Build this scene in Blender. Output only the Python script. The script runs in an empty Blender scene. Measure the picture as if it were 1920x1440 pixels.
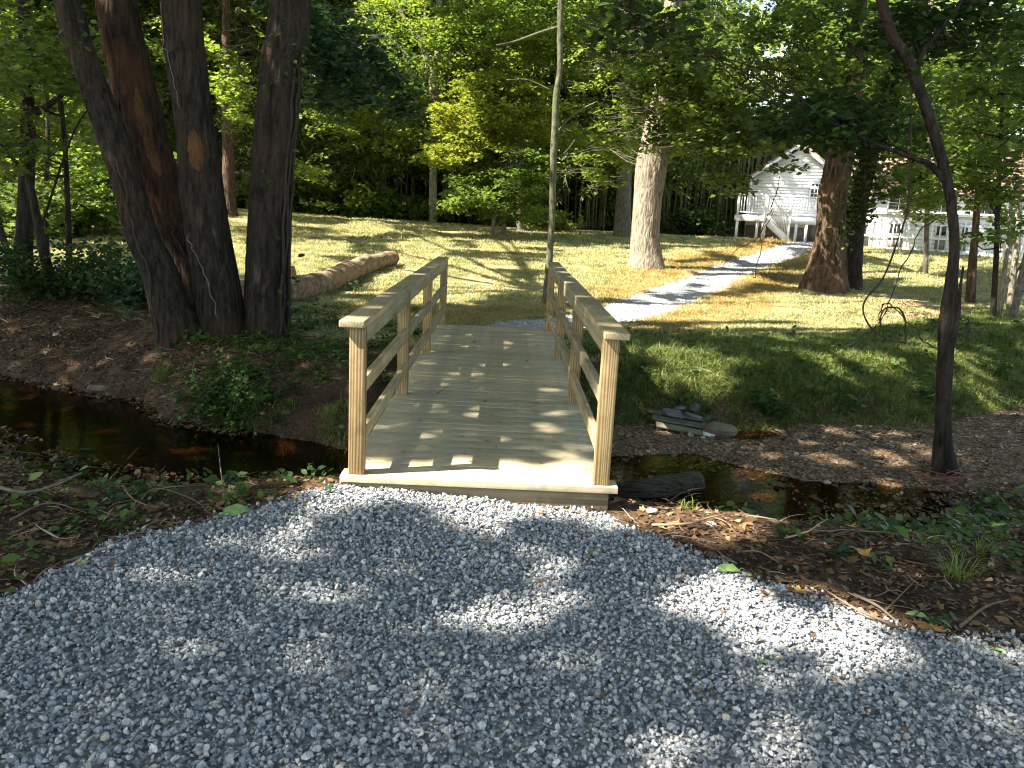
import bpy, bmesh, math, random
import numpy as np
from mathutils import Vector, Matrix

scene = bpy.context.scene
COL = scene.collection
R = math.radians
rng = np.random.default_rng(7)
random.seed(7)

# ------------------------------------------------------------------ camera
F_PX, YAW, PITCH, ROLL = 1563.2, .0146, .2034, .0494
CAM = np.array([.8528, -4.6071, 1.5263])
fw = np.array([math.sin(YAW)*math.cos(PITCH), math.cos(YAW)*math.cos(PITCH), -math.sin(PITCH)])
rt = np.array([math.cos(YAW), -math.sin(YAW), 0.0]); up = np.cross(rt, fw)
rt2 = rt*math.cos(ROLL)+up*math.sin(ROLL); up2 = -rt*math.sin(ROLL)+up*math.cos(ROLL)
cd = bpy.data.cameras.new('camera'); cam = bpy.data.objects.new('camera', cd); COL.objects.link(cam)
cam.matrix_world = Matrix((( *[rt2[0], up2[0], -fw[0], CAM[0]],), (*[rt2[1], up2[1], -fw[1], CAM[1]],), (*[rt2[2], up2[2], -fw[2], CAM[2]],), (0, 0, 0, 1)))
cd.sensor_width = 36; cd.lens = F_PX/1920*36; cd.clip_start = .05; cd.clip_end = 2000
scene.camera = cam

# ------------------------------------------------------------------ sun and sky
SUN = np.array([.95, .31, -1.09]); SUN = SUN/np.linalg.norm(SUN)      # direction the light travels
sl = bpy.data.lights.new('sun', 'SUN'); sl.energy = 5.0; sl.angle = R(.5); sl.color = (1, .90, .75)
so = bpy.data.objects.new('sun', sl); COL.objects.link(so)
so.rotation_euler = Vector(SUN).to_track_quat('-Z', 'Y').to_euler()
world = bpy.data.worlds.new('World'); scene.world = world; world.use_nodes = True
wn = world.node_tree; bg = wn.nodes['Background']
sky = wn.nodes.new('ShaderNodeTexSky'); sky.sky_type = 'NISHITA'; sky.sun_disc = False
sky.sun_elevation = math.asin(-SUN[2]); sky.sun_rotation = math.atan2(-SUN[0], -SUN[1])
wb = wn.nodes.new('ShaderNodeMix'); wb.data_type = 'RGBA'; wb.blend_type = 'MULTIPLY'; wb.inputs[0].default_value = 1; wb.inputs[7].default_value = (1.12, 1.0, .82, 1)   # the phone's warm white balance
wn.links.new(sky.outputs[0], wb.inputs[6]); wn.links.new(wb.outputs[2], bg.inputs[0]); bg.inputs[1].default_value = .095
scene.view_settings.view_transform = 'Standard'; scene.view_settings.look = 'None'
scene.view_settings.exposure = 2.4; scene.view_settings.gamma = 1
scene.render.engine = 'CYCLES'
cy = scene.cycles
cy.max_bounces = 8; cy.diffuse_bounces = 4; cy.glossy_bounces = 3; cy.transmission_bounces = 4; cy.transparent_max_bounces = 8
cy.use_denoising = True; cy.caustics_reflective = False; cy.caustics_refractive = False
cy.sample_clamp_indirect = 6; cy.denoising_prefilter = 'ACCURATE'; cy.denoising_input_passes = 'RGB_ALBEDO_NORMAL'; cy.pixel_filter_type = 'BLACKMAN_HARRIS'; cy.filter_width = 1.15

# ------------------------------------------------------------------ places: lines of sight through the photograph
def ray(u, v): return fw + rt2*((u-960)/F_PX) - up2*((v-720)/F_PX)
def at(u, v, y): d = ray(u, v); return CAM + d*((y-CAM[1])/d[1])
def onz(u, v, z): d = ray(u, v); return CAM + d*((z-CAM[2])/d[2])
def depth(p): return float((np.asarray(p)-CAM) @ fw)
def px2m(w, p): return w*depth(p)/F_PX
def proj(P):
    D = P-CAM; z = D @ fw; z = np.where(z < .1, 1e-3, z)
    return 960+F_PX*(D @ rt2)/z, 720-F_PX*(D @ up2)/z, D @ fw

def hsh(i, j, s=0):
    n = (i*374761393 + j*668265263 + s*1442695041).astype(np.int64) & 0x7fffffff
    n = ((n ^ (n >> 13))*1274126177) & 0x7fffffff
    return ((n ^ (n >> 16)) & 0xffff)/65535.0
def vnoise(x, y, s=0):
    x = np.asarray(x, float); y = np.asarray(y, float)
    i = np.floor(x).astype(np.int64); j = np.floor(y).astype(np.int64); fx = x-i; fy = y-j
    fx = fx*fx*(3-2*fx); fy = fy*fy*(3-2*fy)
    return (hsh(i, j, s)*(1-fx)+hsh(i+1, j, s)*fx)*(1-fy)+(hsh(i, j+1, s)*(1-fx)+hsh(i+1, j+1, s)*fx)*fy
def fbm(x, y, s=0, o=3):
    t = 0; a = .5; k = 0
    for q in range(o): t = t+a*vnoise(np.asarray(x)*2**q, np.asarray(y)*2**q, s+q); k += a; a *= .5
    return t/k
def sstep(a, b, x): t = np.clip((x-a)/(b-a), 0, 1); return t*t*(3-2*t)

# ------------------------------------------------------------------ lie of the land
WZ = -.65
KX = np.array([-14, -8, -6, -5.1, -3.8, -3.0, -2.4, -1.3, -.4, .8, 2.0, 2.7, 3.5, 4.3, 5.5, 7.5, 10, 15])
NT = np.array([4.0, 2.4, 1.6, 1.2, .8, .5, .1, -.25, .1, .2, .0, -.3, -.5, -.3, .1, .9, 1.6, 3])     # top of near bank
NW = np.array([6.5, 4.6, 3.9, 3.4, 2.9, 2.35, 1.95, 1.62, 1.6, 1.5, 1.4, 1.42, 1.6, 1.95, 2.3, 3.1, 4.2, 6])   # near water's edge
FW_ = np.array([9.5, 7.2, 5.8, 5.15, 4.5, 4.2, 3.4, 3.08, 2.6, 3.4, 3.95, 4.15, 4.2, 4.35, 4.6, 5.9, 7.4, 10])   # far bank's foot
FT = np.array([11, 8.9, 7.3, 6.7, 6.1, 5.0, 4.2, 3.95, 3.7, 4.3, 4.8, 4.9, 5.2, 5.4, 5.7, 7.6, 9.4, 12])  # top of far bank
BAR = np.array([9.5, 7.2, 5.8, 5.15, 4.5, 4.2, 3.4, 3.08, 2.6, 2.6, 2.75, 2.9, 2.4, 2.15, 2.15, 2.7, 3.6, 5.4])  # where the gravel bar starts
GXk = np.array([-9, -4, -1.6, -1.15, -1.0, -.5, -.04, .8, 1.52, 1.75, 2.1, 2.69, 3.3, 5, 9])
GYk = np.array([-2.1, -2.1, -1.95, -1.47, -.78, -.40, .02, .05, -.15, -.45, -.85, -1.40, -1.46, -1.6, -2.0])
def gravel_y(x): return np.interp(x, GXk, GYk)
# gravel path over the lawn (centre line and half width)
PATH = [(1.1, 6.9, .5), (1.9, 7.5, .52), (2.7, 8.6, .55), (3.6, 10.2, .6), (4.6, 12.3, .62), (6.0, 15.3, .62), (7.7, 18.8, .7), (9.5, 22.2, .75), (11.1, 25.5, .8), (12.6, 28.6, .8), (13.4, 30.5, .8)]
_pl = []
for k in range(len(PATH)-1):
    for t in np.linspace(0, 1, 12, endpoint=False):
        _pl.append([PATH[k][m]*(1-t)+PATH[k+1][m]*t for m in range(3)])
_pl = np.array(_pl)
def path_d(x, y):
    x = np.asarray(x, float); y = np.asarray(y, float)
    d = np.full(np.broadcast(x, y).shape, 99.0)
    for px_, py_, w in _pl: d = np.minimum(d, np.hypot(x-px_, y-py_)-w)
    return d
def far_z(x, y):
    z = np.where(y < 7, -.05, .042*(np.minimum(y, 27)-7)-.05) + .02*np.clip(y-27, 0, 10)
    return z + .022*np.clip(-x-1, 0, 14)*sstep(14, 30, y) + .05*np.clip(y-40, 0, 400)*.5
def ground(x, y):
    x = np.asarray(x, float); y = np.asarray(y, float)
    nt, nw, fz, ft, br = [np.interp(x, KX, k) for k in (NT, NW, FW_, FT, BAR)]
    wob = (fbm(x*1.7, y*1.7, 3)-.5)*.35*sstep(1.0, 2.5, np.abs(x-.75)); yy = y+wob
    near = -.15-.03*np.clip(-y-1, 0, 3)*0
    bed = WZ-.14+.03*np.sin(x*2)
    bar = WZ+.045+.05*(fbm(x*.9, y*.9, 9)-.4)
    # back channel at the bank's foot on the right, a pool by the pallet
    bar = bar-.12*np.exp(-((x-3.35)/.5)**2-((y-3.95)/.32)**2)-.13*np.exp(-((x-6.4)/.9)**2-((y-5.05-.25*(x-6.4))/.3)**2)
    f0 = far_z(x, y)
    t1 = sstep(0, 1, (yy-nt)/(nw-nt)); z = near*(1-t1)+(bed+.0)*t1
    z = np.maximum(z, WZ-.14)
    t2 = sstep(0, 1, (yy-br+.25)/.5); z = np.where(yy > nw, bed*(1-t2)+bar*t2, z)
    steep = (yy-fz)/(ft-fz); t3 = np.clip(steep, 0, 1)**.62; t3 = np.where(steep < .12, steep/.12*(.12**.62), t3)
    z = np.where(yy > fz, bar*(1-t3)+f0*t3, z)
    z = np.maximum(z, WZ+.035-.3*(1-sstep(4.3, 4.9, x))+.03*(fbm(x*3, y*3, 15)-.5))
    z = np.where(yy > fz, np.maximum(z, bar*(1-t3)+f0*t3), z)
    z = np.where((yy > ft), f0, z)
    z = z+.05*(fbm(x*.8, y*.8, 21)-.5)*sstep(1.2, 4, np.abs(x-.7)+np.abs(y)*.2) + .035*(fbm(x*4, y*4, 31)-.5)*np.where(y > nt-.2, 1, .35)
    # the left end of the gravel is a hand higher against the bridge
    z = z+.075*np.exp(-((x-.0)/.9)**2-((y+.1)/.5)**2)
    return z
def gz(x, y): return float(ground(np.array([x]), np.array([y]))[0])
def ong(u, v, lo=-3, hi=60):
    d = ray(u, v); ys = np.arange(lo, hi, .04); P = CAM+np.outer((ys-CAM[1])/d[1], d)
    g = ground(P[:, 0], P[:, 1]); k = np.argmax(P[:, 2] <= g)
    return P[k] if P[k, 2] <= g[k] else P[-1]

# ------------------------------------------------------------------ where the sun comes through the leaves (read off the photograph)
def world_ellipse(u, v, ru, rv):
    c = ong(u, v); z0 = c[2]
    a = onz(u+ru, v, z0)-c; b = onz(u, v-rv, z0)-c
    return c[:2]-SUN[:2]/SUN[2]*c[2]*1.0, a[:2], b[:2]
SPOTS = [(1560, 1225, 200, 40), (1440, 1160, 190, 40), (1330, 1125, 130, 25), (440, 1143, 85, 22), (800, 1212, 55, 16), (1035, 1140, 90, 25), (180, 1305, 70, 12),
         (610, 1055, 60, 10), (1060, 1060, 60, 10), (560, 965, 100, 12), (250, 1180, 60, 8), (1220, 962, 25, 14), (1340, 1000, 90, 10), (1500, 1080, 40, 8),
         (1430, 590, 280, 22), (1600, 585, 150, 18), (1250, 600, 90, 8), (1180, 585, 60, 8), (1350, 540, 40, 6), (1130, 500, 90, 20), (1240, 515, 60, 14), (1160, 545, 60, 7),
         (820, 520, 110, 20), (930, 545, 70, 6), (730, 512, 50, 8), (500, 440, 80, 14), (520, 480, 90, 16), (600, 465, 60, 7), (800, 462, 60, 7), (680, 430, 60, 4),
         (960, 455, 60, 5), (1050, 430, 60, 5), (1330, 500, 60, 4), (1440, 478, 50, 6), (1380, 525, 50, 5), (1280, 478, 40, 5), (1700, 505, 90, 7), (1750, 530, 60, 5),
         (1690, 852, 50, 12), (1550, 860, 25, 7), (1720, 812, 70, 7), (1600, 810, 40, 5), (1580, 690, 45, 10), (1340, 700, 60, 10), (1500, 640, 60, 8), (1250, 705, 40, 6),
         (1870, 760, 40, 12), (1750, 660, 40, 8), (1660, 690, 30, 6), (1350, 880, 30, 5), (870, 640, 18, 4), (930, 634, 14, 3), (780, 612, 14, 3), (1820, 690, 40, 8)]
LITW = [world_ellipse(*s) for s in SPOTS]
LITW += [(np.array([1.0, .05]), np.array([1.45, .0]), np.array([0, .42])), (np.array([5.4, 16.3]), np.array([1.7, 0]), np.array([0, .7])),
         (np.array([7.8, 17.0]), np.array([1.4, 0]), np.array([0, .8])), (np.array([-1.2, 14.2]), np.array([.9, 0]), np.array([0, 1.6])), (np.array([3.0, 5.1]), np.array([.6, 0]), np.array([0, .25]))]
def lit(x, y, grow=1.0):
    x = np.asarray(x, float); y = np.asarray(y, float)
    nz = .75+.5*fbm(x*2.2, y*2.2, 77, 3); m = np.zeros(x.shape, bool)
    for c, a, b in LITW:
        det = a[0]*b[1]-a[1]*b[0]; dx = x-c[0]; dy = y-c[1]
        p = (dx*b[1]-dy*b[0])/det; q = (a[0]*dy-a[1]*dx)/det
        m |= (p*p+q*q) < (nz*grow)**2
    return m
def sun_foot(P):
    t = -P[:, 2]/SUN[2]; return P[:, 0]+SUN[0]*t, P[:, 1]+SUN[1]*t

# ------------------------------------------------------------------ mesh helpers
def mesh_np(name, V, Fc, smooth=False, mat=None):
    """V (n,3), Fc (m,k) all faces with k corners (or a list of such arrays)"""
    me = bpy.data.meshes.new(name)
    if not isinstance(Fc, list): Fc = [Fc]
    Fc = [np.asarray(f, dtype=np.int32) for f in Fc if len(f)]
    me.vertices.add(len(V)); me.vertices.foreach_set('co', np.asarray(V, dtype=np.float32).ravel())
    loops = np.concatenate([f.ravel() for f in Fc]); sizes = np.concatenate([np.full(len(f), f.shape[1], np.int32) for f in Fc])
    me.loops.add(len(loops)); me.loops.foreach_set('vertex_index', loops)
    me.polygons.add(len(sizes)); me.polygons.foreach_set('loop_start', np.concatenate([[0], np.cumsum(sizes)[:-1]]).astype(np.int32))
    me.update(calc_edges=True)
    if smooth: me.polygons.foreach_set('use_smooth', np.ones(len(sizes), bool))
    if mat: me.materials.append(mat)
    return me
def obj(name, me, parent=None, loc=None, rot=None, **props):
    o = bpy.data.objects.new(name, me); COL.objects.link(o)
    if parent: o.parent = parent
    if loc is not None: o.location = loc
    if rot is not None: o.rotation_euler = rot
    for k, v in props.items(): o[k] = v
    return o
def thing(name, label, cat, loc=(0, 0, 0), rot=(0, 0, 0), group=None):
    o = obj(name, None, None, loc, rot, label=label, category=cat)
    o.empty_display_size = .1
    if group: o['group'] = group
    return o
class MB:
    """gathers quads of boxes and tubes into one mesh"""
    def __init__(s): s.V = []; s.F = []; s.n = 0
    def add(s, V, F): s.V.append(np.asarray(V, float)); s.F.append(np.asarray(F)+s.n); s.n += len(V); return s
    def box(s, a, b, M=None, jit=0):
        a = np.array(a, float); b = np.array(b, float)
        V = np.array([[x, y, z] for x in (a[0], b[0]) for y in (a[1], b[1]) for z in (a[2], b[2])])
        if jit: V = V+rng.uniform(-jit, jit, V.shape)
        if M is not None: V = V @ np.array(M.to_3x3()).T + np.array(M.translation)
        return s.add(V, [[0, 1, 3, 2], [4, 6, 7, 5], [0, 4, 5, 1], [2, 3, 7, 6], [0, 2, 6, 4], [1, 5, 7, 3]])
    def quad(s, *p): return s.add(p, [[0, 1, 2, 3]])
    def mesh(s, name, mat, smooth=False, bevel=0):
        byk = {}
        V = np.concatenate(s.V)
        for f in s.F: byk.setdefault(f.shape[1], []).append(f)
        me = mesh_np(name, V, [np.concatenate(x) for x in byk.values()], smooth, mat)
        if smooth: me.polygons.foreach_set('use_smooth', np.array([len(p.vertices) > 3 for p in me.polygons]))
        if bevel:
            bm = bmesh.new(); bm.from_mesh(me); bmesh.ops.bevel(bm, geom=bm.edges[:]+bm.verts[:], offset=bevel, segments=2, affect='EDGES', profile=.6); bm.to_mesh(me); bm.free()
        return me
def smooth_line(P, n):
    """Catmull-Rom through rows of P (any number of columns)"""
    P = np.asarray(P, float)
    if len(P) < 3: return P[0]+(P[-1]-P[0])*np.linspace(0, 1, n)[:, None]
    Q = np.vstack([2*P[0]-P[1], P, 2*P[-1]-P[-2]]); ts = np.linspace(0, len(P)-1-1e-6, n); out = []
    for t in ts:
        k = int(t); f = t-k; a, b, c, d = Q[k:k+4]
        out.append(.5*((2*b)+(c-a)*f+(2*a-5*b+4*c-d)*f*f+(-a+3*b-3*c+d)*f**3))
    return np.array(out)
def noise3(x, y, z, s=0):
    k = np.floor(z).astype(np.int64); f = z-k; f = f*f*(3-2*f); x, y, z = np.broadcast_arrays(x, y, z)
    k = np.broadcast_to(k, x.shape); i = np.floor(x).astype(np.int64); j = np.floor(y).astype(np.int64); fx = x-i; fy = y-j; fx = fx*fx*(3-2*fx); fy = fy*fy*(3-2*fy)
    def lay(kk): q = kk*7919+s; return (hsh(i, j, q)*(1-fx)+hsh(i+1, j, q)*fx)*(1-fy)+(hsh(i, j+1, q)*(1-fx)+hsh(i+1, j+1, q)*fx)*fy
    return lay(k)*(1-f)+lay(k+1)*f
def tube(P, r, seg=8, jit=0.0, ridge=0.0, cap=True, seed=0):
    """P (n,3) centre line, r (n,) radii -> V, quads"""
    P = np.asarray(P, float); n = len(P); r = np.broadcast_to(np.asarray(r, float), (n,))
    T = np.gradient(P, axis=0); T /= np.linalg.norm(T, axis=1)[:, None]+1e-9
    ref = np.array([0, 0, 1.]) if abs(T[0, 2]) < .8 else np.array([1., 0, 0])
    A = np.cross(T, ref); A /= np.linalg.norm(A, axis=1)[:, None]; B = np.cross(T, A)
    th = np.linspace(0, 2*np.pi, seg, endpoint=False)
    rr = r[:, None]*np.ones(seg)[None]
    if ridge or jit:
        L = np.concatenate([[0], np.cumsum(np.linalg.norm(np.diff(P, axis=0), axis=1))])
        cx_ = np.cos(th)[None]; sx_ = np.sin(th)[None]; Lz = L[:, None]; a0 = r.mean()
        big = .6*noise3(cx_*1.3+20, sx_*1.3+20, Lz/(a0*5), seed)+.4*noise3(cx_*2.6+20, sx_*2.6+20, Lz/(a0*2.2), seed+3)-.5
        K = min(9, seg/6.5)
        fine = .6*noise3(cx_*K+30, sx_*K+30, Lz*4.5/ (a0*4+.2), seed+5)+.4*noise3(cx_*K*1.7+30, sx_*K*1.7+30, Lz*11/(a0*4+.2), seed+9)-.5
        fine = np.where(fine > -.06, np.minimum(fine, .10), fine*2.2)
        rr = rr*(1+jit*2*big)+ridge*fine*2*(np.minimum(1, rr/.15))
    V = P[:, None]+rr[..., None]*(A[:, None]*np.cos(th)[None, :, None]+B[:, None]*np.sin(th)[None, :, None])
    V = V.reshape(-1, 3); i = np.arange(n-1)[:, None]*seg; j = np.arange(seg)[None]; k = (j+1) % seg
    Fq = np.stack([i+j, i+k, i+seg+k, i+seg+j], -1).reshape(-1, 4)
    if cap:
        V = np.vstack([V, P[0], P[-1]]); c0 = len(V)-2; jj = np.arange(seg); kk = (jj+1) % seg
        Fq = np.vstack([Fq, np.stack([np.full(seg, c0), kk, jj, np.full(seg, c0)], -1)[:, [0, 1, 2, 0]]]) if False else Fq
        return V, Fq, [np.stack([kk, jj, np.full(seg, c0)], -1), np.stack([(n-1)*seg+jj, (n-1)*seg+kk, np.full(seg, c0+1)], -1)]
    return V, Fq, []
def add_tube(mb, P, r, seg=8, **k):
    V, Fq, caps = tube(P, r, seg, **k); base = mb.n
    mb.V.append(V); mb.F.append(Fq+base)
    for c in caps: mb.F.append(c+base)
    mb.n += len(V); return mb

LEAF = {  # outline in (across, along, lift); faces share one corner count
 'diamond': (np.array([[0, 0, 0], [.42, .45, .10], [0, 1, 0], [-.42, .45, .10]]), np.array([[0, 1, 2], [0, 2, 3]])),
 'blade': (np.array([[0, 0, 0], [.09, .4, .02], [0, 1, -.12], [-.09, .4, .02]]), np.array([[0, 1, 2], [0, 2, 3]])),
 'oval': (np.array([[0, 0, 0], [.26, .25, .05], [.30, .6, .05], [0, 1, -.06], [-.30, .6, .05], [-.26, .25, .05], [0, .5, 0]]), np.array([[0, 1, 2, 6], [6, 2, 3, 4], [0, 6, 4, 5]])),
 'maple': (np.array([[0, 0, 0], [.45, .08, .04], [.30, .30, .02], [.58, .55, .08], [.22, .60, .02], [0, 1, -.04], [-.22, .60, .02], [-.58, .55, .08], [-.30, .30, .02], [-.45, .08, .04]]),
           np.array([[0, 1, 2], [0, 2, 4], [2, 3, 4], [0, 4, 6], [4, 5, 6], [0, 6, 8], [6, 7, 8], [0, 8, 9]]))}
def leaf_arrays(C, size, kind='diamond', flat=.5, droop=.2, rg=rng, dirs=None):
    n = len(C); tv, tf = LEAF[kind]
    az = rg.uniform(0, 2*np.pi, n)
    N = np.stack([rg.normal(0, flat, n), rg.normal(0, flat, n), np.ones(n)], -1); N /= np.linalg.norm(N, axis=1)[:, None]
    T = np.stack([np.cos(az), np.sin(az), -droop+rg.normal(0, .2, n)], -1) if dirs is None else dirs
    T = T-N*(T*N).sum(1)[:, None]; T /= np.linalg.norm(T, axis=1)[:, None]+1e-9
    B = np.cross(T, N); s = (size*rg.uniform(.65, 1.25, n))[:, None, None]
    V = C[:, None]+s*(tv[None, :, 0:1]*B[:, None]+tv[None, :, 1:2]*T[:, None]+tv[None, :, 2:3]*N[:, None])
    Fc = tf[None]+(np.arange(n)*len(tv))[:, None, None]
    return V.reshape(-1, 3), Fc.reshape(-1, tf.shape[1])
def leaf_mesh(name, C, size, mat, kind='diamond', flat=.5, droop=.2, rg=rng, dirs=None):
    V, Fc = leaf_arrays(C, size, kind, flat, droop, rg, dirs)
    return mesh_np(name, V, Fc, False, mat)

# scatter with geometry nodes, for what nobody could count
def scatter(name, P, rot, scl, variants, label, kind='stuff', idx=None):
    me = bpy.data.meshes.new(name); n = len(P)
    me.vertices.add(n); me.vertices.foreach_set('co', np.asarray(P, np.float32).ravel())
    a = me.attributes.new('rot', 'FLOAT_VECTOR', 'POINT'); a.data.foreach_set('vector', np.asarray(rot, np.float32).ravel())
    scl = np.asarray(scl, np.float32)
    if scl.ndim == 1: scl = np.repeat(scl[:, None], 3, 1)
    a = me.attributes.new('scl', 'FLOAT_VECTOR', 'POINT'); a.data.foreach_set('vector', scl.ravel())
    if idx is None: idx = rng.integers(0, len(variants), n)
    a = me.attributes.new('idx', 'INT', 'POINT'); a.data.foreach_set('value', np.asarray(idx, np.int32))
    o = obj(name, me, kind=kind, label=label)
    vc = bpy.data.collections.new(name+'_kinds')
    for v in variants: vc.objects.link(v)
    ng = bpy.data.node_groups.new(name, 'GeometryNodeTree')
    ng.interface.new_socket('Geometry', in_out='INPUT', socket_type='NodeSocketGeometry'); ng.interface.new_socket('Geometry', in_out='OUTPUT', socket_type='NodeSocketGeometry')
    N = ng.nodes; L = ng.links
    gi = N.new('NodeGroupInput'); go = N.new('NodeGroupOutput'); ip = N.new('GeometryNodeInstanceOnPoints'); ci = N.new('GeometryNodeCollectionInfo')
    ci.inputs['Collection'].default_value = vc; ci.inputs['Separate Children'].default_value = True; ci.inputs['Reset Children'].default_value = True
    ip.inputs['Pick Instance'].default_value = True
    def na(nm, ty):
        k = N.new('GeometryNodeInputNamedAttribute'); k.data_type = ty; k.inputs['Name'].default_value = nm; return k.outputs['Attribute']
    L.new(gi.outputs[0], ip.inputs['Points']); L.new(ci.outputs[0], ip.inputs['Instance']); L.new(na('idx', 'INT'), ip.inputs['Instance Index'])
    e2r = N.new('FunctionNodeEulerToRotation'); L.new(na('rot', 'FLOAT_VECTOR'), e2r.inputs[0]); L.new(e2r.outputs[0], ip.inputs['Rotation'])
    L.new(na('scl', 'FLOAT_VECTOR'), ip.inputs['Scale']); L.new(ip.outputs[0], go.inputs[0])
    md = o.modifiers.new('scatter', 'NODES'); md.node_group = ng
    return o
def variant(name, me): return bpy.data.objects.new(name, me)

# ------------------------------------------------------------------ materials
class NT_:
    def __init__(s, name):
        s.m = bpy.data.materials.new(name); s.m.use_nodes = True; s.t = s.m.node_tree; s.N = s.t.nodes; s.L = s.t.links
        s.b = s.N['Principled BSDF']; s.out = s.N['Material Output']
    def new(s, ty, **k):
        n = s.N.new(ty)
        for a, v in k.items(): setattr(n, a, v)
        return n
    def pos(s, scale=(1, 1, 1), coord='Object', rot=(0, 0, 0)):
        c = s.new('ShaderNodeTexCoord'); m = s.new('ShaderNodeMapping'); m.inputs['Scale'].default_value = scale; m.inputs['Rotation'].default_value = rot
        s.L.new(c.outputs[coord], m.inputs[0]); return m.outputs[0]
    def noise(s, vec, scale, detail=4, rough=.55):
        n = s.new('ShaderNodeTexNoise'); n.inputs['Scale'].default_value = scale; n.inputs['Detail'].default_value = detail; n.inputs['Roughness'].default_value = rough
        if vec is not None: s.L.new(vec, n.inputs['Vector'])
        return n.outputs['Fac']
    def ramp(s, fac, stops):
        r = s.new('ShaderNodeValToRGB'); e = r.color_ramp.elements
        while len(e) < len(stops): e.new(.5)
        for k, (p, c) in enumerate(stops): e[k].position = p; e[k].color = (*c, 1) if len(c) == 3 else c
        s.L.new(fac, r.inputs[0]); return r.outputs[0]
    def mix(s, fac, a, b, mode='MIX'):
        n = s.new('ShaderNodeMix', data_type='RGBA', blend_type=mode)
        for sock, v in ((n.inputs[0], fac), (n.inputs[6], a), (n.inputs[7], b)):
            if isinstance(v, (int, float)): sock.default_value = v
            elif isinstance(v, tuple): sock.default_value = (*v, 1)
            else: s.L.new(v, sock)
        return n.outputs[2]
    def math(s, op, a, b=None):
        n = s.new('ShaderNodeMath', operation=op)
        for sock, v in ((n.inputs[0], a), (n.inputs[1], b)):
            if v is None: continue
            if isinstance(v, (int, float)): sock.default_value = v
            else: s.L.new(v, sock)
        return n.outputs[0]
    def bump(s, h, strength=.5, dist=.01):
        b = s.new('ShaderNodeBump'); b.inputs['Strength'].default_value = strength; b.inputs['Distance'].default_value = dist
        s.L.new(h, b.inputs['Height']); return b.outputs[0]
    def col(s, c): s.L.new(c, s.b.inputs['Base Color']) if not isinstance(c, tuple) else setattr(s.b.inputs['Base Color'], 'default_value', (*c, 1))
    def nrm(s, n): s.L.new(n, s.b.inputs['Normal'])
    def set(s, rough=.8, spec=.3, metal=0):
        s.b.inputs['Roughness'].default_value = rough; s.b.inputs['Specular IOR Level'].default_value = spec; s.b.inputs['Metallic'].default_value = metal; return s

def m_leaf(name, c1, c2, trans=.45, inst=False, c3=None, gloss=.25, clump=.35):
    k = NT_(name)
    if inst: r = k.new('ShaderNodeObjectInfo').outputs['Random']
    else: r = k.new('ShaderNodeNewGeometry').outputs['Random Per Island']
    stops = [(0, c1), (1, c2)] if c3 is None else [(0, c1), (.8, c2), (.93, c2), (1, c3)]
    c = k.ramp(r, stops)
    g = k.new('ShaderNodeNewGeometry').outputs['Position']
    n = k.noise(g, clump, 2)
    c = k.mix(1.0, c, k.ramp(n, [(.3, (.65, .72, .6)), (.7, (1.25, 1.15, 1.0))]), 'MULTIPLY')
    k.col(c); k.set(.5, gloss)
    tr = k.new('ShaderNodeBsdfTranslucent'); k.L.new(k.mix(1.0, c, (1.35, 1.38, .70), 'MULTIPLY'), tr.inputs[0])
    ms = k.new('ShaderNodeMixShader'); ms.inputs[0].default_value = trans
    k.L.new(k.b.outputs[0], ms.inputs[1]); k.L.new(tr.outputs[0], ms.inputs[2]); k.L.new(ms.outputs[0], k.out.inputs[0])
    return k.m
def m_bark(name, c1, c2, c3=None, scale=6, zs=.18, bump=.9, dist=.02, lying=False):
    k = NT_(name); p = k.pos((zs, 1, 1) if lying else (1, 1, zs)); n1 = k.noise(p, scale*2.2, 6, .65); n2 = k.noise(k.pos(), 1.1, 3)
    n3 = k.noise(k.pos((1, 1, .5)), scale*6, 4)
    c = k.ramp(n1, [(.32, c1), (.62, c2)])
    if c3: c = k.mix(k.ramp(n2, [(.52, (0, 0, 0)), (.62, (1, 1, 1))]), c, k.mix(.6, c, c3))
    c = k.mix(.35, c, k.ramp(n3, [(.3, (.3, .3, .3)), (.7, (1.5, 1.5, 1.5))]), 'MULTIPLY')
    k.col(c); k.set(.9, .15)
    v = k.new('ShaderNodeTexVoronoi', feature='DISTANCE_TO_EDGE'); v.inputs['Scale'].default_value = scale*1.3; k.L.new(p, v.inputs['Vector'])
    h = k.math('ADD', n1, k.math('MULTIPLY', k.math('MINIMUM', v.outputs['Distance'], .25), 2.0)); k.nrm(k.bump(k.math('ADD', h, k.math('MULTIPLY', n3, .4)), bump, dist)); return k.m
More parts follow.
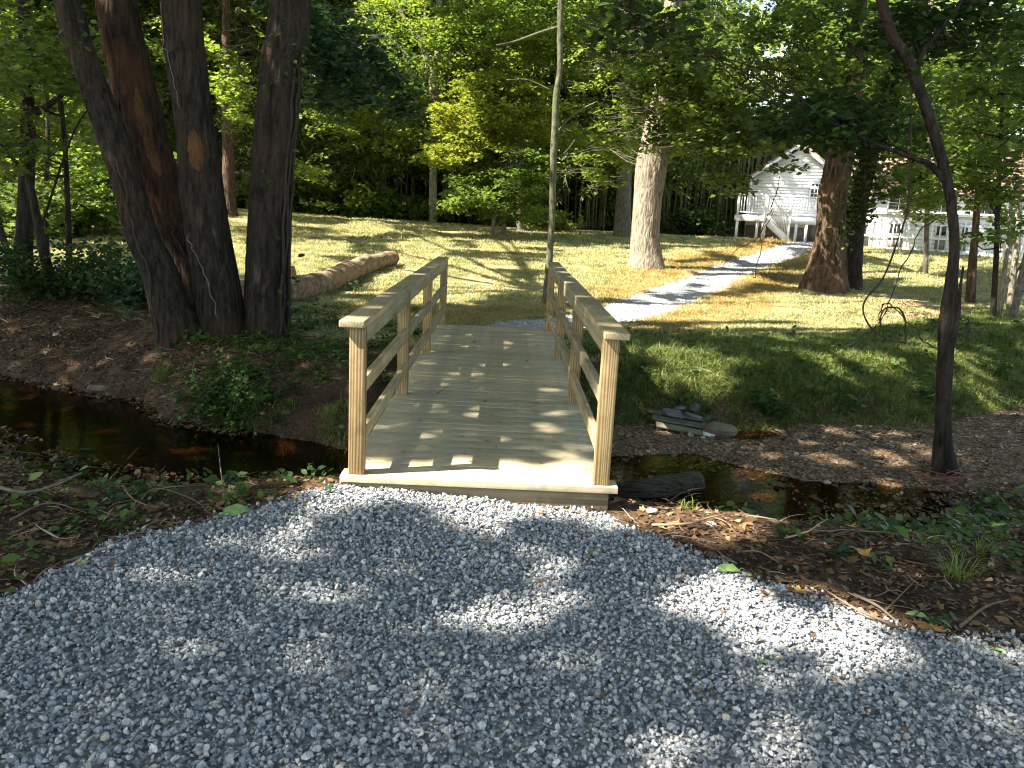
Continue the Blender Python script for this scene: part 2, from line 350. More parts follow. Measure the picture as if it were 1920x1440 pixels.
def m_wood(name, c1, c2, axis='x', grain=1.0, stain=None, knots=True):
    k = NT_(name); sc = {'x': (1.2, 34, 34), 'y': (34, 1.2, 34), 'z': (30, 30, 1.0)}[axis]
    oi = k.new('ShaderNodeObjectInfo'); tc = k.new('ShaderNodeTexCoord')
    sh = k.new('ShaderNodeVectorMath', operation='ADD'); k.L.new(tc.outputs['Object'], sh.inputs[0])
    mul = k.new('ShaderNodeVectorMath', operation='SCALE'); mul.inputs[0].default_value = (7.3, 5.1, 9.7); k.L.new(oi.outputs['Random'], mul.inputs['Scale']); k.L.new(mul.outputs[0], sh.inputs[1])
    mp = k.new('ShaderNodeMapping'); mp.inputs['Scale'].default_value = sc; k.L.new(sh.outputs[0], mp.inputs[0])
    n1 = k.noise(mp.outputs[0], 1.4, 5, .6)
    wv = k.new('ShaderNodeTexWave', wave_type='BANDS', bands_direction={'x': 'Y', 'y': 'X', 'z': 'X'}[axis]); wv.inputs['Scale'].default_value = .55; wv.inputs['Distortion'].default_value = 22; wv.inputs['Detail'].default_value = 4; wv.inputs['Detail Scale'].default_value = .35
    k.L.new(mp.outputs[0], wv.inputs['Vector'])
    g = k.math('ADD', k.math('MULTIPLY', n1, 1-.3*grain), k.math('MULTIPLY', wv.outputs['Fac'], .3*grain))
    c = k.ramp(g, [(.25, c1), (.75, c2)])
    c = k.mix(1.0, c, k.ramp(oi.outputs['Random'], [(0, (.83, .86, .86)), (.3, (.94, .95, .94)), (.7, (1.02, 1, .98)), (1, (1.16, 1.08, .98))]), 'MULTIPLY')
    bl = k.noise(sh.outputs[0], 2.3, 3); c = k.mix(.7, c, k.ramp(bl, [(.35, (.78, .8, .78)), (.65, (1.12, 1.1, 1.05))]), 'MULTIPLY')
    if knots:
        mk = k.new('ShaderNodeMapping'); mk.inputs['Scale'].default_value = {'x': (1.6, 6, 6), 'y': (6, 1.6, 6), 'z': (6, 6, 1.6)}[axis]; k.L.new(sh.outputs[0], mk.inputs[0])
        v = k.new('ShaderNodeTexVoronoi'); v.inputs['Scale'].default_value = 1.5; k.L.new(mk.outputs[0], v.inputs['Vector'])
        c = k.mix(k.ramp(v.outputs['Distance'], [(.03, (1, 1, 1)), (.10, (0, 0, 0))]), c, (.16, .10, .05))
    dd_ = k.noise(k.pos(coord='Object'), 6, 6, .7); c = k.mix(.5, c, k.ramp(dd_, [(.38, (.55, .53, .50)), (.55, (1, 1, 1))]), 'MULTIPLY')
    if stain: c = k.mix(k.ramp(k.noise(k.pos((3, 3, 1.5)), 1.6, 2), [(.55, (0, 0, 0)), (.68, (.75, .75, .75))]), c, stain)
    k.col(c); k.set(.75, .25); k.nrm(k.bump(g, .35, .003)); return k.m
def m_flat(name, c, rough=.6, var=.12, scale=3, bumpd=0):
    k = NT_(name); n = k.noise(k.pos(), scale, 5)
    k.col(k.ramp(n, [(.3, tuple(x*(1-var) for x in c)), (.7, tuple(min(1, x*(1+var)) for x in c))])); k.set(rough, .3)
    if bumpd: k.nrm(k.bump(n, .6, bumpd))
    return k.m
def m_stone(name, stops, rough=.75, inst=True):
    k = NT_(name)
    r = k.new('ShaderNodeObjectInfo').outputs['Random'] if inst else k.noise(k.pos(), 1.5)
    c = k.ramp(r, stops); n = k.noise(k.pos((1, 1, 1)), 3.5, 4)
    c = k.mix(.55, c, k.ramp(n, [(.3, (.62, .62, .62)), (.7, (1.3, 1.3, 1.3))]), 'MULTIPLY')
    k.col(c); k.set(rough, .3); k.nrm(k.bump(n, .4, .1)); return k.m

BARK_DARK = m_bark('bark_dark', (.007, .006, .005), (.042, .035, .029), (.050, .032, .022), 9, .22, 1.0, .03)
BARK_RED = m_bark('bark_reddish', (.009, .006, .005), (.045, .031, .023), (.085, .040, .022), 9, .2, 1.0, .03)
BARK_PALE = m_bark('bark_pale', (.075, .062, .048), (.29, .255, .205), None, 12, .2, .9, .02)
BARK_BROWN = m_bark('bark_brown', (.018, .012, .009), (.115, .078, .053), (.15, .09, .055), 9, .18, 1.0, .04)
BARK_GREY = m_bark('bark_grey', (.05, .045, .036), (.17, .155, .125), (.10, .13, .06), 9, .3, .5, .008)
BARK_LOG = m_bark('bark_log', (.07, .05, .032), (.27, .20, .135), (.30, .17, .10), 5, 1.0, .5, .012)
BARK_WET = m_bark('rotten_wood', (.010, .008, .006), (.095, .078, .056), (.04, .045, .022), 12, .12, 1.0, .02, True)
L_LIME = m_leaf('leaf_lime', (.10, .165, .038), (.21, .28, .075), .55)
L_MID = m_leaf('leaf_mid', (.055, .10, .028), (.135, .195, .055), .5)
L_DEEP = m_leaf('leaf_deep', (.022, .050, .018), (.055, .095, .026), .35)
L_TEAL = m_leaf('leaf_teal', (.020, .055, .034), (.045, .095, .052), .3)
L_GOLD = m_leaf('leaf_gold', (.14, .20, .04), (.30, .32, .06), .5)
L_BAMBOO = m_leaf('leaf_bamboo', (.06, .11, .03), (.24, .30, .11), .45, inst=False)
L_IVY = m_leaf('leaf_ivy', (.03, .065, .015), (.09, .14, .03), .3)
L_WEED = m_leaf('leaf_weed', (.025, .065, .022), (.075, .14, .035), .35)
L_GRASS = m_leaf('grass_blade', (.13, .155, .06), (.56, .53, .33), .15, inst=True, clump=1.3)
BARK_MOSS = m_bark('bark_mossy', (.03, .032, .018), (.13, .135, .085), (.08, .11, .04), 10, .4, .6, .01)
L_GRASS2 = m_leaf('grass_blade_bank', (.05, .09, .026), (.24, .27, .10), .3, inst=True, clump=1.3)
L_STRAW = m_leaf('straw', (.24, .155, .06), (.50, .37, .18), .2, inst=True, clump=1.5)
L_DEAD = m_leaf('leaf_dead', (.035, .022, .014), (.19, .12, .07), .12, inst=True, clump=1.5, c3=(.40, .31, .22))
TWIGM = m_flat('twig_wood', (.13, .095, .065), .85, .4, 30)

# ------------------------------------------------------------------ ground sheet
def spaced(a, b, fine, lo, hi, g=1.13):
    m = list(np.arange(a, b, fine)); s = fine; x = m[-1]
    while x < hi: s *= g; x += s; m.append(x)
    s = fine; x = a; pre = []
    while x > lo: s *= g; x -= s; pre.append(x)
    return np.array(pre[::-1]+m)
gx = spaced(-6.5, 9, .06, -400, 400); gy = spaced(-3.2, 11, .06, -60, 600, 1.06)
X, Y = np.meshgrid(gx, gy, indexing='xy'); Zg = ground(X, Y)
nx, ny = len(gx), len(gy); ii = np.arange(ny-1)[:, None]*nx+np.arange(nx-1)[None]
me = mesh_np('ground', np.stack([X, Y, Zg], -1).reshape(-1, 3), np.stack([ii, ii+1, ii+nx+1, ii+nx], -1).reshape(-1, 4), True)
def near_gravel(x, y): return y < gravel_y(x)+(fbm(x*5, y*5, 41)-.5)*.3
pd = path_d(X, Y)+(fbm(X*3, Y*3, 51)-.5)*.25
w_grav = np.clip(.5-(Y-gravel_y(X))/.12, 0, 1); w_grav = np.maximum(w_grav, np.clip(.5-pd/.2, 0, 1)*(Y > 6.6))
bedw = np.where(X < .5, .25, 1)*sstep(.0, .25, (Y-np.interp(X, KX, NW)))*(1-sstep(-.1, .3, Y-np.interp(X, KX, FW_)))
lawn = np.where(X < -.2, sstep(4.6, 6.2, Y), 1)*(1-sstep(32.0, 33.5, Y+.12*np.clip(-X-3, 0, 14)-.0*X)*(X < 11.0))*(1-(Y > 41))*sstep(-.5, .5, Y-np.interp(X, KX, FT)-.2)*sstep(-5.5, -3.5, X+.0*Y+np.clip(Y-7, 0, 8)*.9)
attr = me.color_attributes.new('cover', 'FLOAT_COLOR', 'POINT')   # which stuff covers the soil: gravel, stream bed, turf
attr.data.foreach_set('color', np.stack([w_grav, bedw, lawn, np.clip(1-np.abs(pd-.35)/.9, 0, 1)*(Y > 6)], -1).reshape(-1).astype(np.float32))
k = NT_('soil'); a = k.new('ShaderNodeAttribute', attribute_name='cover'); sep = k.new('ShaderNodeSeparateColor'); k.L.new(a.outputs['Color'], sep.inputs[0])
g = k.new('ShaderNodeNewGeometry').outputs['Position']
n_a = k.noise(g, 3, 6); n_b = k.noise(g, 30, 5, .7); n_c = k.noise(g, .7, 4); n_f = k.noise(g, 120, 3, .7)
soil = k.ramp(k.math('ADD', k.math('MULTIPLY', n_a, .5), k.math('MULTIPLY', n_b, .5)), [(.36, (.022, .014, .009)), (.52, (.06, .038, .024)), (.66, (.15, .10, .065))])
turf = k.mix(k.ramp(n_c, [(.35, (0, 0, 0)), (.6, (1, 1, 1))]), k.ramp(n_b, [(.35, (.09, .10, .035)), (.65, (.24, .235, .10))]), k.ramp(n_b, [(.35, (.20, .16, .085)), (.65, (.46, .40, .24))]))
turf = k.mix(k.math('MULTIPLY', a.outputs['Alpha'], .8), turf, k.ramp(n_b, [(.35, (.20, .13, .045)), (.65, (.42, .29, .11))]))
v = k.new('ShaderNodeTexVoronoi'); v.inputs['Scale'].default_value = 48; k.L.new(g, v.inputs['Vector'])
vs = k.new('ShaderNodeSeparateColor'); k.L.new(v.outputs['Color'], vs.inputs[0])
grav = k.mix(.6, k.ramp(vs.outputs[0], [(0, (.20, .22, .24)), (.5, (.33, .35, .375)), (1, (.52, .52, .52))]), k.ramp(v.outputs['Distance'], [(.3, (1.2, 1.2, 1.2)), (.75, (.3, .3, .3))]), 'MULTIPLY')
bed = k.mix(.6, k.ramp(vs.outputs[1], [(0, (.09, .055, .03)), (.6, (.20, .14, .085)), (1, (.36, .28, .19))]), k.ramp(v.outputs['Distance'], [(.3, (1.2, 1.2, 1.2)), (.75, (.35, .35, .35))]), 'MULTIPLY')
c = k.mix(sep.outputs[2], soil, turf); c = k.mix(sep.outputs[1], c, bed); c = k.mix(sep.outputs[0], c, grav)
k.col(c); k.set(.95, .15)
k.nrm(k.bump(k.math('ADD', k.math('ADD', n_b, k.math('MULTIPLY', n_f, .5)), k.math('MULTIPLY', v.outputs['Distance'], -.7)), .8, .02))
me.materials.append(k.m); obj('ground', me, kind='structure', label='forest floor with lawn, dirt banks and stream bed')

# ------------------------------------------------------------------ water
xs = np.linspace(-14, 15, 60); ys = np.linspace(0, 10, 30); XX, YY = np.meshgrid(xs, ys)
i0 = np.arange(29)[:, None]*60+np.arange(59)[None]
wm = mesh_np('water', np.stack([XX, YY, np.full(XX.shape, WZ)], -1).reshape(-1, 3), np.stack([i0, i0+1, i0+61, i0+60], -1).reshape(-1, 4), True)
k = NT_('creek_water'); g = k.pos((1, 2.2, 1)); h = k.math('ADD', k.math('MULTIPLY', k.noise(g, 9, 3), .8), k.math('MULTIPLY', k.noise(g, 32, 2), .18))
bn = k.bump(h, .10, .02)
tp = k.new('ShaderNodeBsdfTransparent'); tp.inputs[0].default_value = (.60, .40, .19, 1)
gl = k.new('ShaderNodeBsdfGlossy'); gl.inputs['Roughness'].default_value = .02; k.L.new(bn, gl.inputs['Normal'])
fr = k.new('ShaderNodeFresnel'); fr.inputs[0].default_value = 1.33; k.L.new(bn, fr.inputs['Normal'])
ms = k.new('ShaderNodeMixShader'); k.L.new(fr.outputs[0], ms.inputs[0]); k.L.new(tp.outputs[0], ms.inputs[1]); k.L.new(gl.outputs[0], ms.inputs[2]); k.L.new(ms.outputs[0], k.out.inputs[0])
wm.materials.append(k.m); obj('water', wm, kind='structure', label='shallow brown creek running under the bridge')

# ------------------------------------------------------------------ stones for the gravel
def hull_stone(name, mat, flat=.62, npt=13, seed=0):
    rg = np.random.default_rng(seed); bm = bmesh.new()
    P = rg.normal(0, 1, (npt, 3)); P /= np.linalg.norm(P, axis=1)[:, None]; P *= rg.uniform(.8, 1, (npt, 1)); P *= np.array([1, rg.uniform(.65, .9), flat*rg.uniform(.8, 1.2)])*.5
    for p in P: bm.verts.new(p)
    r = bmesh.ops.convex_hull(bm, input=bm.verts[:]); bmesh.ops.delete(bm, geom=[x for x in r['geom_unused'] if isinstance(x, bmesh.types.BMVert)], context='VERTS')
    bmesh.ops.bevel(bm, geom=bm.edges[:], offset=.035, segments=1, affect='EDGES')
    m = bpy.data.meshes.new(name); bm.to_mesh(m); bm.free(); m.materials.append(mat); return variant(name, m)
GREY = m_stone('gravel_stone', [(0, (.17, .19, .22)), (.25, (.25, .275, .31)), (.55, (.345, .37, .40)), (.82, (.46, .475, .49)), (.94, (.62, .61, .59)), (1, (.45, .39, .33))])
TAN = m_stone('creek_stone', [(0, (.07, .045, .028)), (.35, (.15, .10, .065)), (.7, (.25, .18, .12)), (1, (.40, .33, .25))], .6)
gv = [hull_stone('gravel_stone_%s' % c, GREY, .6, 12+q % 4, q) for q, c in enumerate('abcdefgh')]
tv_ = [hull_stone('creek_stone_%s' % c, TAN, .45, 14, 40+q) for q, c in enumerate('abcdef')]
def rnd_rot(n, tilt=.6): return np.stack([rng.normal(0, tilt, n), rng.normal(0, tilt, n), rng.uniform(0, 6.283, n)], -1)
n = 120000; gxp = rng.uniform(-2.6, 4.6, n); gyp = rng.uniform(-3.15, .3, n)
u_, v_, d_ = proj(np.stack([gxp, gyp, np.full(n, -.14)], -1)); keep = (u_ > -260) & (u_ < 2180) & (v_ < 1600) & (gyp < gravel_y(gxp)+(fbm(gxp*5, gyp*5, 41)-.45)*.28+np.abs(rng.normal(0, .05, n))**1.0*1.2)
keep &= ~((gxp > -.05) & (gxp < 1.56) & (gyp > .0))
gxp, gyp = gxp[keep], gyp[keep]; s = rng.lognormal(math.log(.0198), .36, len(gxp)).clip(.007, .045)
gzp = ground(gxp, gyp)+s*.18+rng.uniform(0, .024, len(gxp))*(gyp < gravel_y(gxp)-.08)
scatter('gravel', np.stack([gxp, gyp, gzp], -1), rnd_rot(len(gxp)), s, gv, 'crushed blue-grey limestone gravel spread before the bridge')
# stray stones pressed in the dirt along the gravel's edge
# path
n = 60000; t = rng.uniform(0, 1, n)**1.6*(len(_pl)-1); q = _pl[t.astype(int)]; px_ = q[:, 0]+rng.normal(0, 1, n)*q[:, 2]*.62; py_ = q[:, 1]+rng.normal(0, 1, n)*q[:, 2]*.62
keep = (path_d(px_, py_) < (fbm(px_*3, py_*3, 51)-.5)*.25+.04) & (py_ > 6.62)
px_, py_ = px_[keep], py_[keep]; s = rng.lognormal(math.log(.023), .22, len(px_))*(1+np.clip(py_-9, 0, 20)*.05)
scatter('gravel_path', np.stack([px_, py_, ground(px_, py_)+s*.2], -1), rnd_rot(len(px_)), s, gv, 'pale gravel path curving over the lawn to the house')
# creek pebbles
n = 30000; x = rng.uniform(-6, 10, n); y = rng.uniform(1, 8, n); z = ground(x, y); nw = np.interp(x, KX, NW); fz = np.interp(x, KX, FW_)
keep = (y > nw-.25) & (y < fz+.25) & ((x > 1.2) | (rng.random(n) < .06)) & ((x < 6.5) | (rng.random(n) < .6))
x, y, z = x[keep], y[keep], z[keep]; s = rng.lognormal(math.log(.034), .42, len(x)).clip(.012, .11)
scatter('creek_gravel', np.stack([x, y, z+s*.12], -1), rnd_rot(len(x), .25), s, tv_, 'brown pebbles of the gravel bar beside the creek')

# ------------------------------------------------------------------ grass, straw, litter
def tuft(name, mat, nb, h, spread, w, lean, seed, droop=.35):
    rg = np.random.default_rng(seed); V = []; Fq = []; Ft = []
    for b in range(nb):
        a = rg.uniform(0, 6.283); r = spread*rg.uniform(0, 1)**.5; base = np.array([r*math.cos(a), r*math.sin(a), -.01]); d = rg.uniform(0, 6.283); hh = h*rg.uniform(.5, 1.1); ln = lean*rg.uniform(.2, 1.4)
        D = np.array([math.cos(d), math.sin(d), 0]); S = np.array([-D[1], D[0], 0])*w*.5
        p1 = base+D*ln*hh*.45+np.array([0, 0, hh*.6]); p2 = base+D*ln*hh*1.2+np.array([0, 0, hh*(1-droop*ln)])
        k0 = len(V); V += [base-S, base+S, p1+S*.8, p1-S*.8, p2]; Fq.append([k0, k0+1, k0+2, k0+3]); Ft.append([k0+3, k0+2, k0+4])
    return variant(name, mesh_np(name, np.array(V), [np.array(Fq), np.array(Ft)], False, mat))
gt = [tuft('grass_tuft_%s' % c, L_GRASS, 16, .07, .09, .006, .7, 60+q) for q, c in enumerate('abcd')]
gtl = [tuft('bank_tuft_%s' % c, L_GRASS2, 18, .10, .10, .006, 1.2, 70+q) for q, c in enumerate('abcd')]
st = [tuft('straw_tuft_%s' % c, L_STRAW, 12, .05, .12, .005, 2.6, 80+q, .3) for q, c in enumerate('abc')]
def dead_leaf(name, seed):
    rg = np.random.default_rng(seed); tv, tf = LEAF['maple' if seed % 3 == 0 else 'oval']; V = tv.copy(); V[:, 0] *= rg.uniform(.7, 1.1); V[:, 1] -= .5; V[:, 2] = rg.normal(0, .05, len(V))+.45*rg.uniform(.2, 1)*V[:, 0]**2+.3*rg.uniform(-1, 1)*V[:, 1]**2
    return variant(name, mesh_np(name, V, tf, False, L_DEAD))
dl = [dead_leaf('dead_leaf_%s' % c, 90+q) for q, c in enumerate('abcdef')]
def lawn_w(x, y):
    return (y > np.interp(x, KX, FT)-.1) & ((x > -.1) | (y > 4.6+1.2*fbm(x*1.5, y*1.5, 66))) & (path_d(x, y) > -.02) & ~((x > -.1) & (x < 1.6) & (y < 6.8))
# far turf: density falls with distance, tufts grow
n = 210000; y = 3.6+rng.random(n)**1.9*27; x = .8+rng.uniform(-1, 1, n)*(2.2+(y+4.6)*.66)
keep = lawn_w(x, y) & (fbm(x*.9, y*.9, 61)+.25*(y < 9) > .36) & ~((x < -3.2-.4*(9-np.minimum(y, 9))*0) & (y < 9.5) & (x < -3.0))
strawy = np.clip(1-np.abs(path_d(x, y)-.3)/1.0, 0, 1) > rng.uniform(.35, 1.3, n)
keep &= ~(strawy & (rng.random(n) < .8))
x, y = x[keep], y[keep]; s = rng.uniform(.6, 1.2, len(x))*(1+np.clip(y-8, 0, 30)*.055)
scatter('grass', np.stack([x, y, ground(x, y)], -1), rnd_rot(len(x), .12), np.stack([s, s, s*.75], -1), gt, 'short dry summer grass of the lawn across the creek')
# straw by the path and the far end of the bridge
n = 60000; y = 6.0+rng.random(n)**1.7*24; x = rng.uniform(-3, 14, n); pdv = path_d(x, y)
keep = (pdv > .0) & (pdv < 1.6*fbm(x*.8, y*.8, 71)+.35) & ~((x > -.1) & (x < 1.6) & (y < 6.75))
keep |= (((x+.0)/1.7)**2+((y-7.6)/1.1)**2 < 1) & (pdv > 0) & (y > 6.7)
x, y = x[keep], y[keep]; s = rng.uniform(.8, 1.5, len(x))*(1+np.clip(y-8, 0, 30)*.06)
scatter('straw', np.stack([x, y, ground(x, y)], -1), rnd_rot(len(x), .15), s, st, 'golden dry straw mulch along the gravel path')
# long grass and weeds on the far bank's face
n = 30000; x = rng.uniform(-3.4, 10, n); fz = np.interp(x, KX, FW_); ft = np.interp(x, KX, FT); y = fz-.15+(ft-fz+1.6)*rng.uniform(0, 1, n)
keep = ~((x > -.3) & (x < 1.8)) & (fbm(x*1.5, y*1.5, 81) > np.where(x < 0, .62, np.where((x > 3.1) & (y < ft), .2, .34))) & ((y-fz)/(ft-fz) > rng.uniform(-.45, .1, n))
x, y = x[keep], y[keep]; s = rng.uniform(.5, 1.15, len(x))
scatter('bank_grass', np.stack([x, y, ground(x, y)], -1), rnd_rot(len(x), .3), s, gtl, 'long green grass hanging over the far creek bank')
# leaf litter
n = 190000; x = rng.uniform(-9, 9, n); y = rng.uniform(-2.2, 12, n); g_ = gravel_y(x); nw = np.interp(x, KX, NW); fz = np.interp(x, KX, FW_); ft = np.interp(x, KX, FT)
zone = ((y > g_-.02) & (y < nw+.05)) | ((x < -.2) & (y > fz-.25) & (y < ft+4) & (x < -1.8-.3*(y-4))) | ((y > nw) & (y < fz) & (x > 1.5) & (rng.random(n) < .25)) | ((x > 6.2) & (y > 8.5) & (y < 12.5) & (path_d(x, y) > 1.2)) | ((x > 1.9) & (y > fz) & (y < ft) & (rng.random(n) < .12))
keep = zone & ~((x > -.1) & (x < 1.6) & (y > .0) & (y < 6.5)) & (fbm(x*1.3, y*1.3, 91) > .3)
x, y = x[keep], y[keep]; s = rng.lognormal(math.log(.032), .45, len(x)).clip(.012, .075)
z = np.maximum(ground(x, y), WZ+.002)
n = 90; dx_ = rng.uniform(.12, 1.4, n); dy_ = rng.uniform(.1, 6.4, n); x = np.append(x, dx_); y = np.append(y, dy_); z = np.append(z, np.full(n, -.003)); s = np.append(s, rng.uniform(.008, .028, n))
n = 130; dx_ = rng.uniform(-1, 3.6, n); dy_ = gravel_y(dx_)-rng.exponential(.7, n); x = np.append(x, dx_); y = np.append(y, dy_); z = np.append(z, ground(dx_, dy_)+.02); s = np.append(s, rng.uniform(.012, .04, n))
scatter('leaf_litter', np.stack([x, y, z+.008], -1), rnd_rot(len(x), .28), s, dl, 'brown fallen leaves littering the creek banks')

# twigs and bark crumbs
def twig_var(name, seed):
    rg = np.random.default_rng(seed); P = [np.zeros(3)]; d = np.array([1., 0, .1])
    for q in range(4): d = d+rg.normal(0, .3, 3)*[1, 1, .3]; d /= np.linalg.norm(d); P.append(P[-1]+d*.25)
    mb = MB(); add_tube(mb, np.array(P), [.022, .02, .016, .012, .006], 4)
    if seed % 2: add_tube(mb, np.array([P[2], P[2]+[.1, .16, .04], P[2]+[.2, .25, .03]]), [.012, .01, .005], 3)
    return variant(name, mb.mesh(name, TWIG2, False))
TWIG2 = NT_('twig_mix'); TWIG2.col(TWIG2.ramp(TWIG2.new('ShaderNodeObjectInfo').outputs['Random'], [(0, (.03, .02, .013)), (.7, (.13, .085, .055)), (1, (.34, .27, .20))])); TWIG2.set(.9, .1); TWIG2 = TWIG2.m
twv = [twig_var('twig_kind_%s' % c, 300+q) for q, c in enumerate('abcd')]
n = 24000; x = rng.uniform(-6, 9, n); y = rng.uniform(-2.2, 9, n); keep = (((y > gravel_y(x)-.05) & (y < np.interp(x, KX, NW))) | ((y > np.interp(x, KX, FW_)) & (x < -.6) & (y < 8)) | ((y > 3.5) & (x > 1.8) & (y < np.interp(x, KX, FT)+.3) & (rng.random(n) < .5))) & ~((x > -.1) & (x < 1.6) & (y > 0))
x, y = x[keep], y[keep]
scatter('twig_litter', np.stack([x, y, ground(x, y)+.008], -1), rnd_rot(len(x), .12), rng.lognormal(math.log(.11), .5, len(x)).clip(.04, .45), twv, 'small twigs and bark crumbs strewn over the banks')

# green sprigs of ground cover
def sprig(name, mat, seed, nl=9, kind='oval'):
    rg = np.random.default_rng(seed); C = np.stack([rg.normal(0, .35, nl), rg.normal(0, .35, nl), rg.uniform(.05, .6, nl)], -1); V, Fc = leaf_arrays(C, .5, kind, .4, .3, rg); return variant(name, mesh_np(name, V, Fc, False, mat))
L_COVER = m_leaf('cover_leaf', (.022, .060, .020), (.09, .15, .035), .3, inst=True, clump=1.5)
spv = [sprig('sprig_%s' % c, L_COVER, 400+q, 6+2*q) for q, c in enumerate('abcd')]
n = 22000; x = rng.uniform(-7, 10, n); y = rng.uniform(-2.2, 9, n); nt_ = np.interp(x, KX, NW); fz_ = np.interp(x, KX, FW_); pt = fbm(x*1.1, y*1.1, 131)
keep = (((y > gravel_y(x)+.12) & (y < nt_-.05) & (pt > np.where(x > 1.6, .44, .5)) & (rng.random(n) < np.where(x > 1.6, .85, .5))) | ((y > fz_-.1) & (y < fz_+2.8) & (x > 1.7) & ((pt > .36) | ((x > 3) & (y < fz_+.9)))) | ((y > fz_+.1) & (y < 8) & (x < -.2) & (x > -3.2) & (pt > .5))) & ~((x > -.1) & (x < 1.6))
x, y = x[keep], y[keep]
scatter('ground_cover', np.stack([x, y, ground(x, y)], -1), rnd_rot(len(x), .2), rng.lognormal(math.log(.085), .35, len(x)), spv, 'small green weeds and ivy sprigs spread over the banks')

# ================================================================== the bridge
W, H, YP, LC, LD = 1.511, .8584, [0, 2.1308, 4.1892, 6.4358], 6.6414, 6.60
PW = .089; CT = .038
W_X = m_wood('lumber_across', (.32, .275, .19), (.52, .465, .34), 'x', .8, (.25, .245, .225))
W_Y = m_wood('lumber_along', (.20, .17, .105), (.37, .32, .215), 'y', .8)
W_Z = m_wood('lumber_post', (.14, .085, .035), (.40, .30, .165), 'z', 1.3)
W_ZL = m_wood('lumber_post_stained', (.14, .085, .035), (.38, .285, .155), 'z', 1.3, (.05, .04, .028))
W_B = m_wood('lumber_beam', (.14, .105, .065), (.27, .22, .145), 'x', 1.0)
SCREW = m_flat('screw_head', (.08, .08, .08), .4, .1)
bridge = thing('footbridge', 'new pale lumber footbridge with twin handrails crossing the creek', 'footbridge', (0, 0, 0))
def part(name, me, root, **k):
    loc = root.location if root.parent is None else root.location+root.parent.location
    me.transform(Matrix.Translation(-loc)); return obj(name, me, root, **k)
nplank = 46; pwid = (LD+.03)/nplank
plank_me = [MB().box((-W/2-.02, g_, -CT), (W/2+.02, pwid-g_, 0)).mesh('plank', W_X, bevel=b_) for g_, b_ in ((.0002, .0008), (.0006, .0015), (.0022, .003))]
for j, m in enumerate(plank_me):
    pass
for i in range(nplank):
    y0 = -.03+i*pwid
    dz = random.uniform(-.0025, .0025)
    if i == 0:
        pl = MB().box((-W/2-.045, 0, -CT), (W/2+.045, pwid-.0015, 0)).mesh('plank', W_X, bevel=.003); o = obj('plank', pl, bridge, (W/2+.004, y0, 0))
    else:
        o = obj('plank', random.choice(plank_me), bridge, (W/2+random.uniform(-.004, .004), y0, dz), (random.uniform(-.002, .002), 0, random.uniform(-.0008, .0008)))
scr = MB()
for i in range(nplank):
    for x in (.07, .11, W/2-.02+.05, W-.11, W-.07):
        if random.random() < .45:
            xx = x+random.uniform(-.01, .01); yy = -.03+(i+random.choice((.25, .75)))*pwid
            V, Fq, cp = tube([(xx, yy, 0), (xx, yy, .0026)], .0042, 6); b = scr.n; scr.add(V, Fq); scr.F.append(cp[1]+b)
part('screws', scr.mesh('screws', SCREW), bridge, kind='stuff')
def board(name, a, b, mat, bev=.004, jit=.0015): return part(name, MB().box(a, b, jit=jit).mesh(name, mat, bevel=bev), bridge)
o = board('header_beam', (.0, -.006, -CT-.125), (W+.0, .036, -CT-.001), W_B)
board('header_beam', (.0, LD-.04, -CT-.125), (W, LD, -CT-.001), W_B)
board('sill_beam', (-.02, .012, -CT-.30), (W+.0, .13, -CT-.127), W_B, .006)
for x in (.0, W/2-.02, W-.04): board('stringer', (x, .14, -CT-.235), (x+.04, LD-.045, -CT-.0015), W_Y)
for side, px0 in (('left', 0.0), ('right', W-PW)):
    inner = px0+PW if side == 'left' else px0
    for i, y in enumerate(YP):
        mt = W_ZL if (side == 'left' and i == 0) else W_Z
        z0 = .0025 if i == 0 else -.16
        lean = .0
        p = board('post', (px0, y, z0), (px0+PW, y+PW, H-.001), mt, .005, .002)
        if side == 'left' and i == 0: p['label'] = 'post with a dark stain near its top'
    xi = (inner-.0385, inner-.0005) if side == 'left' else (inner+.0005, inner+.0385)
    for i in range(3):
        ya, yb = YP[i]+PW+.001, YP[i+1]-.001
        for nm, z0, z1 in (('lower_rail', .185, .275), ('middle_rail', .475, .563), ('upper_rail', .768, H-.0012)):
            board(nm, (xi[0], ya, z0+random.uniform(-.004, .004)), (xi[1], yb, z1), W_Y, .005)
    cx = (inner-.14, inner+.001) if side == 'left' else (inner-.001, inner+.14)
    ym = YP[2]+PW/2+.0 if side == 'left' else YP[1]+PW/2
    board('handrail_cap', (cx[0], -.035, H), (cx[1], ym-.001, H+CT), W_Y, .005)
    board('handrail_cap', (cx[0], ym+.001, H+.001), (cx[1], LC, H+CT+.001), W_Y, .005)
# far ends: short outward braces behind the last posts
board('brace', (.02, YP[3]+PW+.002, -.16), (.058, YP[3]+PW+.09, H-.12), W_Z)
board('brace', (W-.058, YP[3]+PW+.002, -.16), (W-.02, YP[3]+PW+.09, H-.12), W_Z)

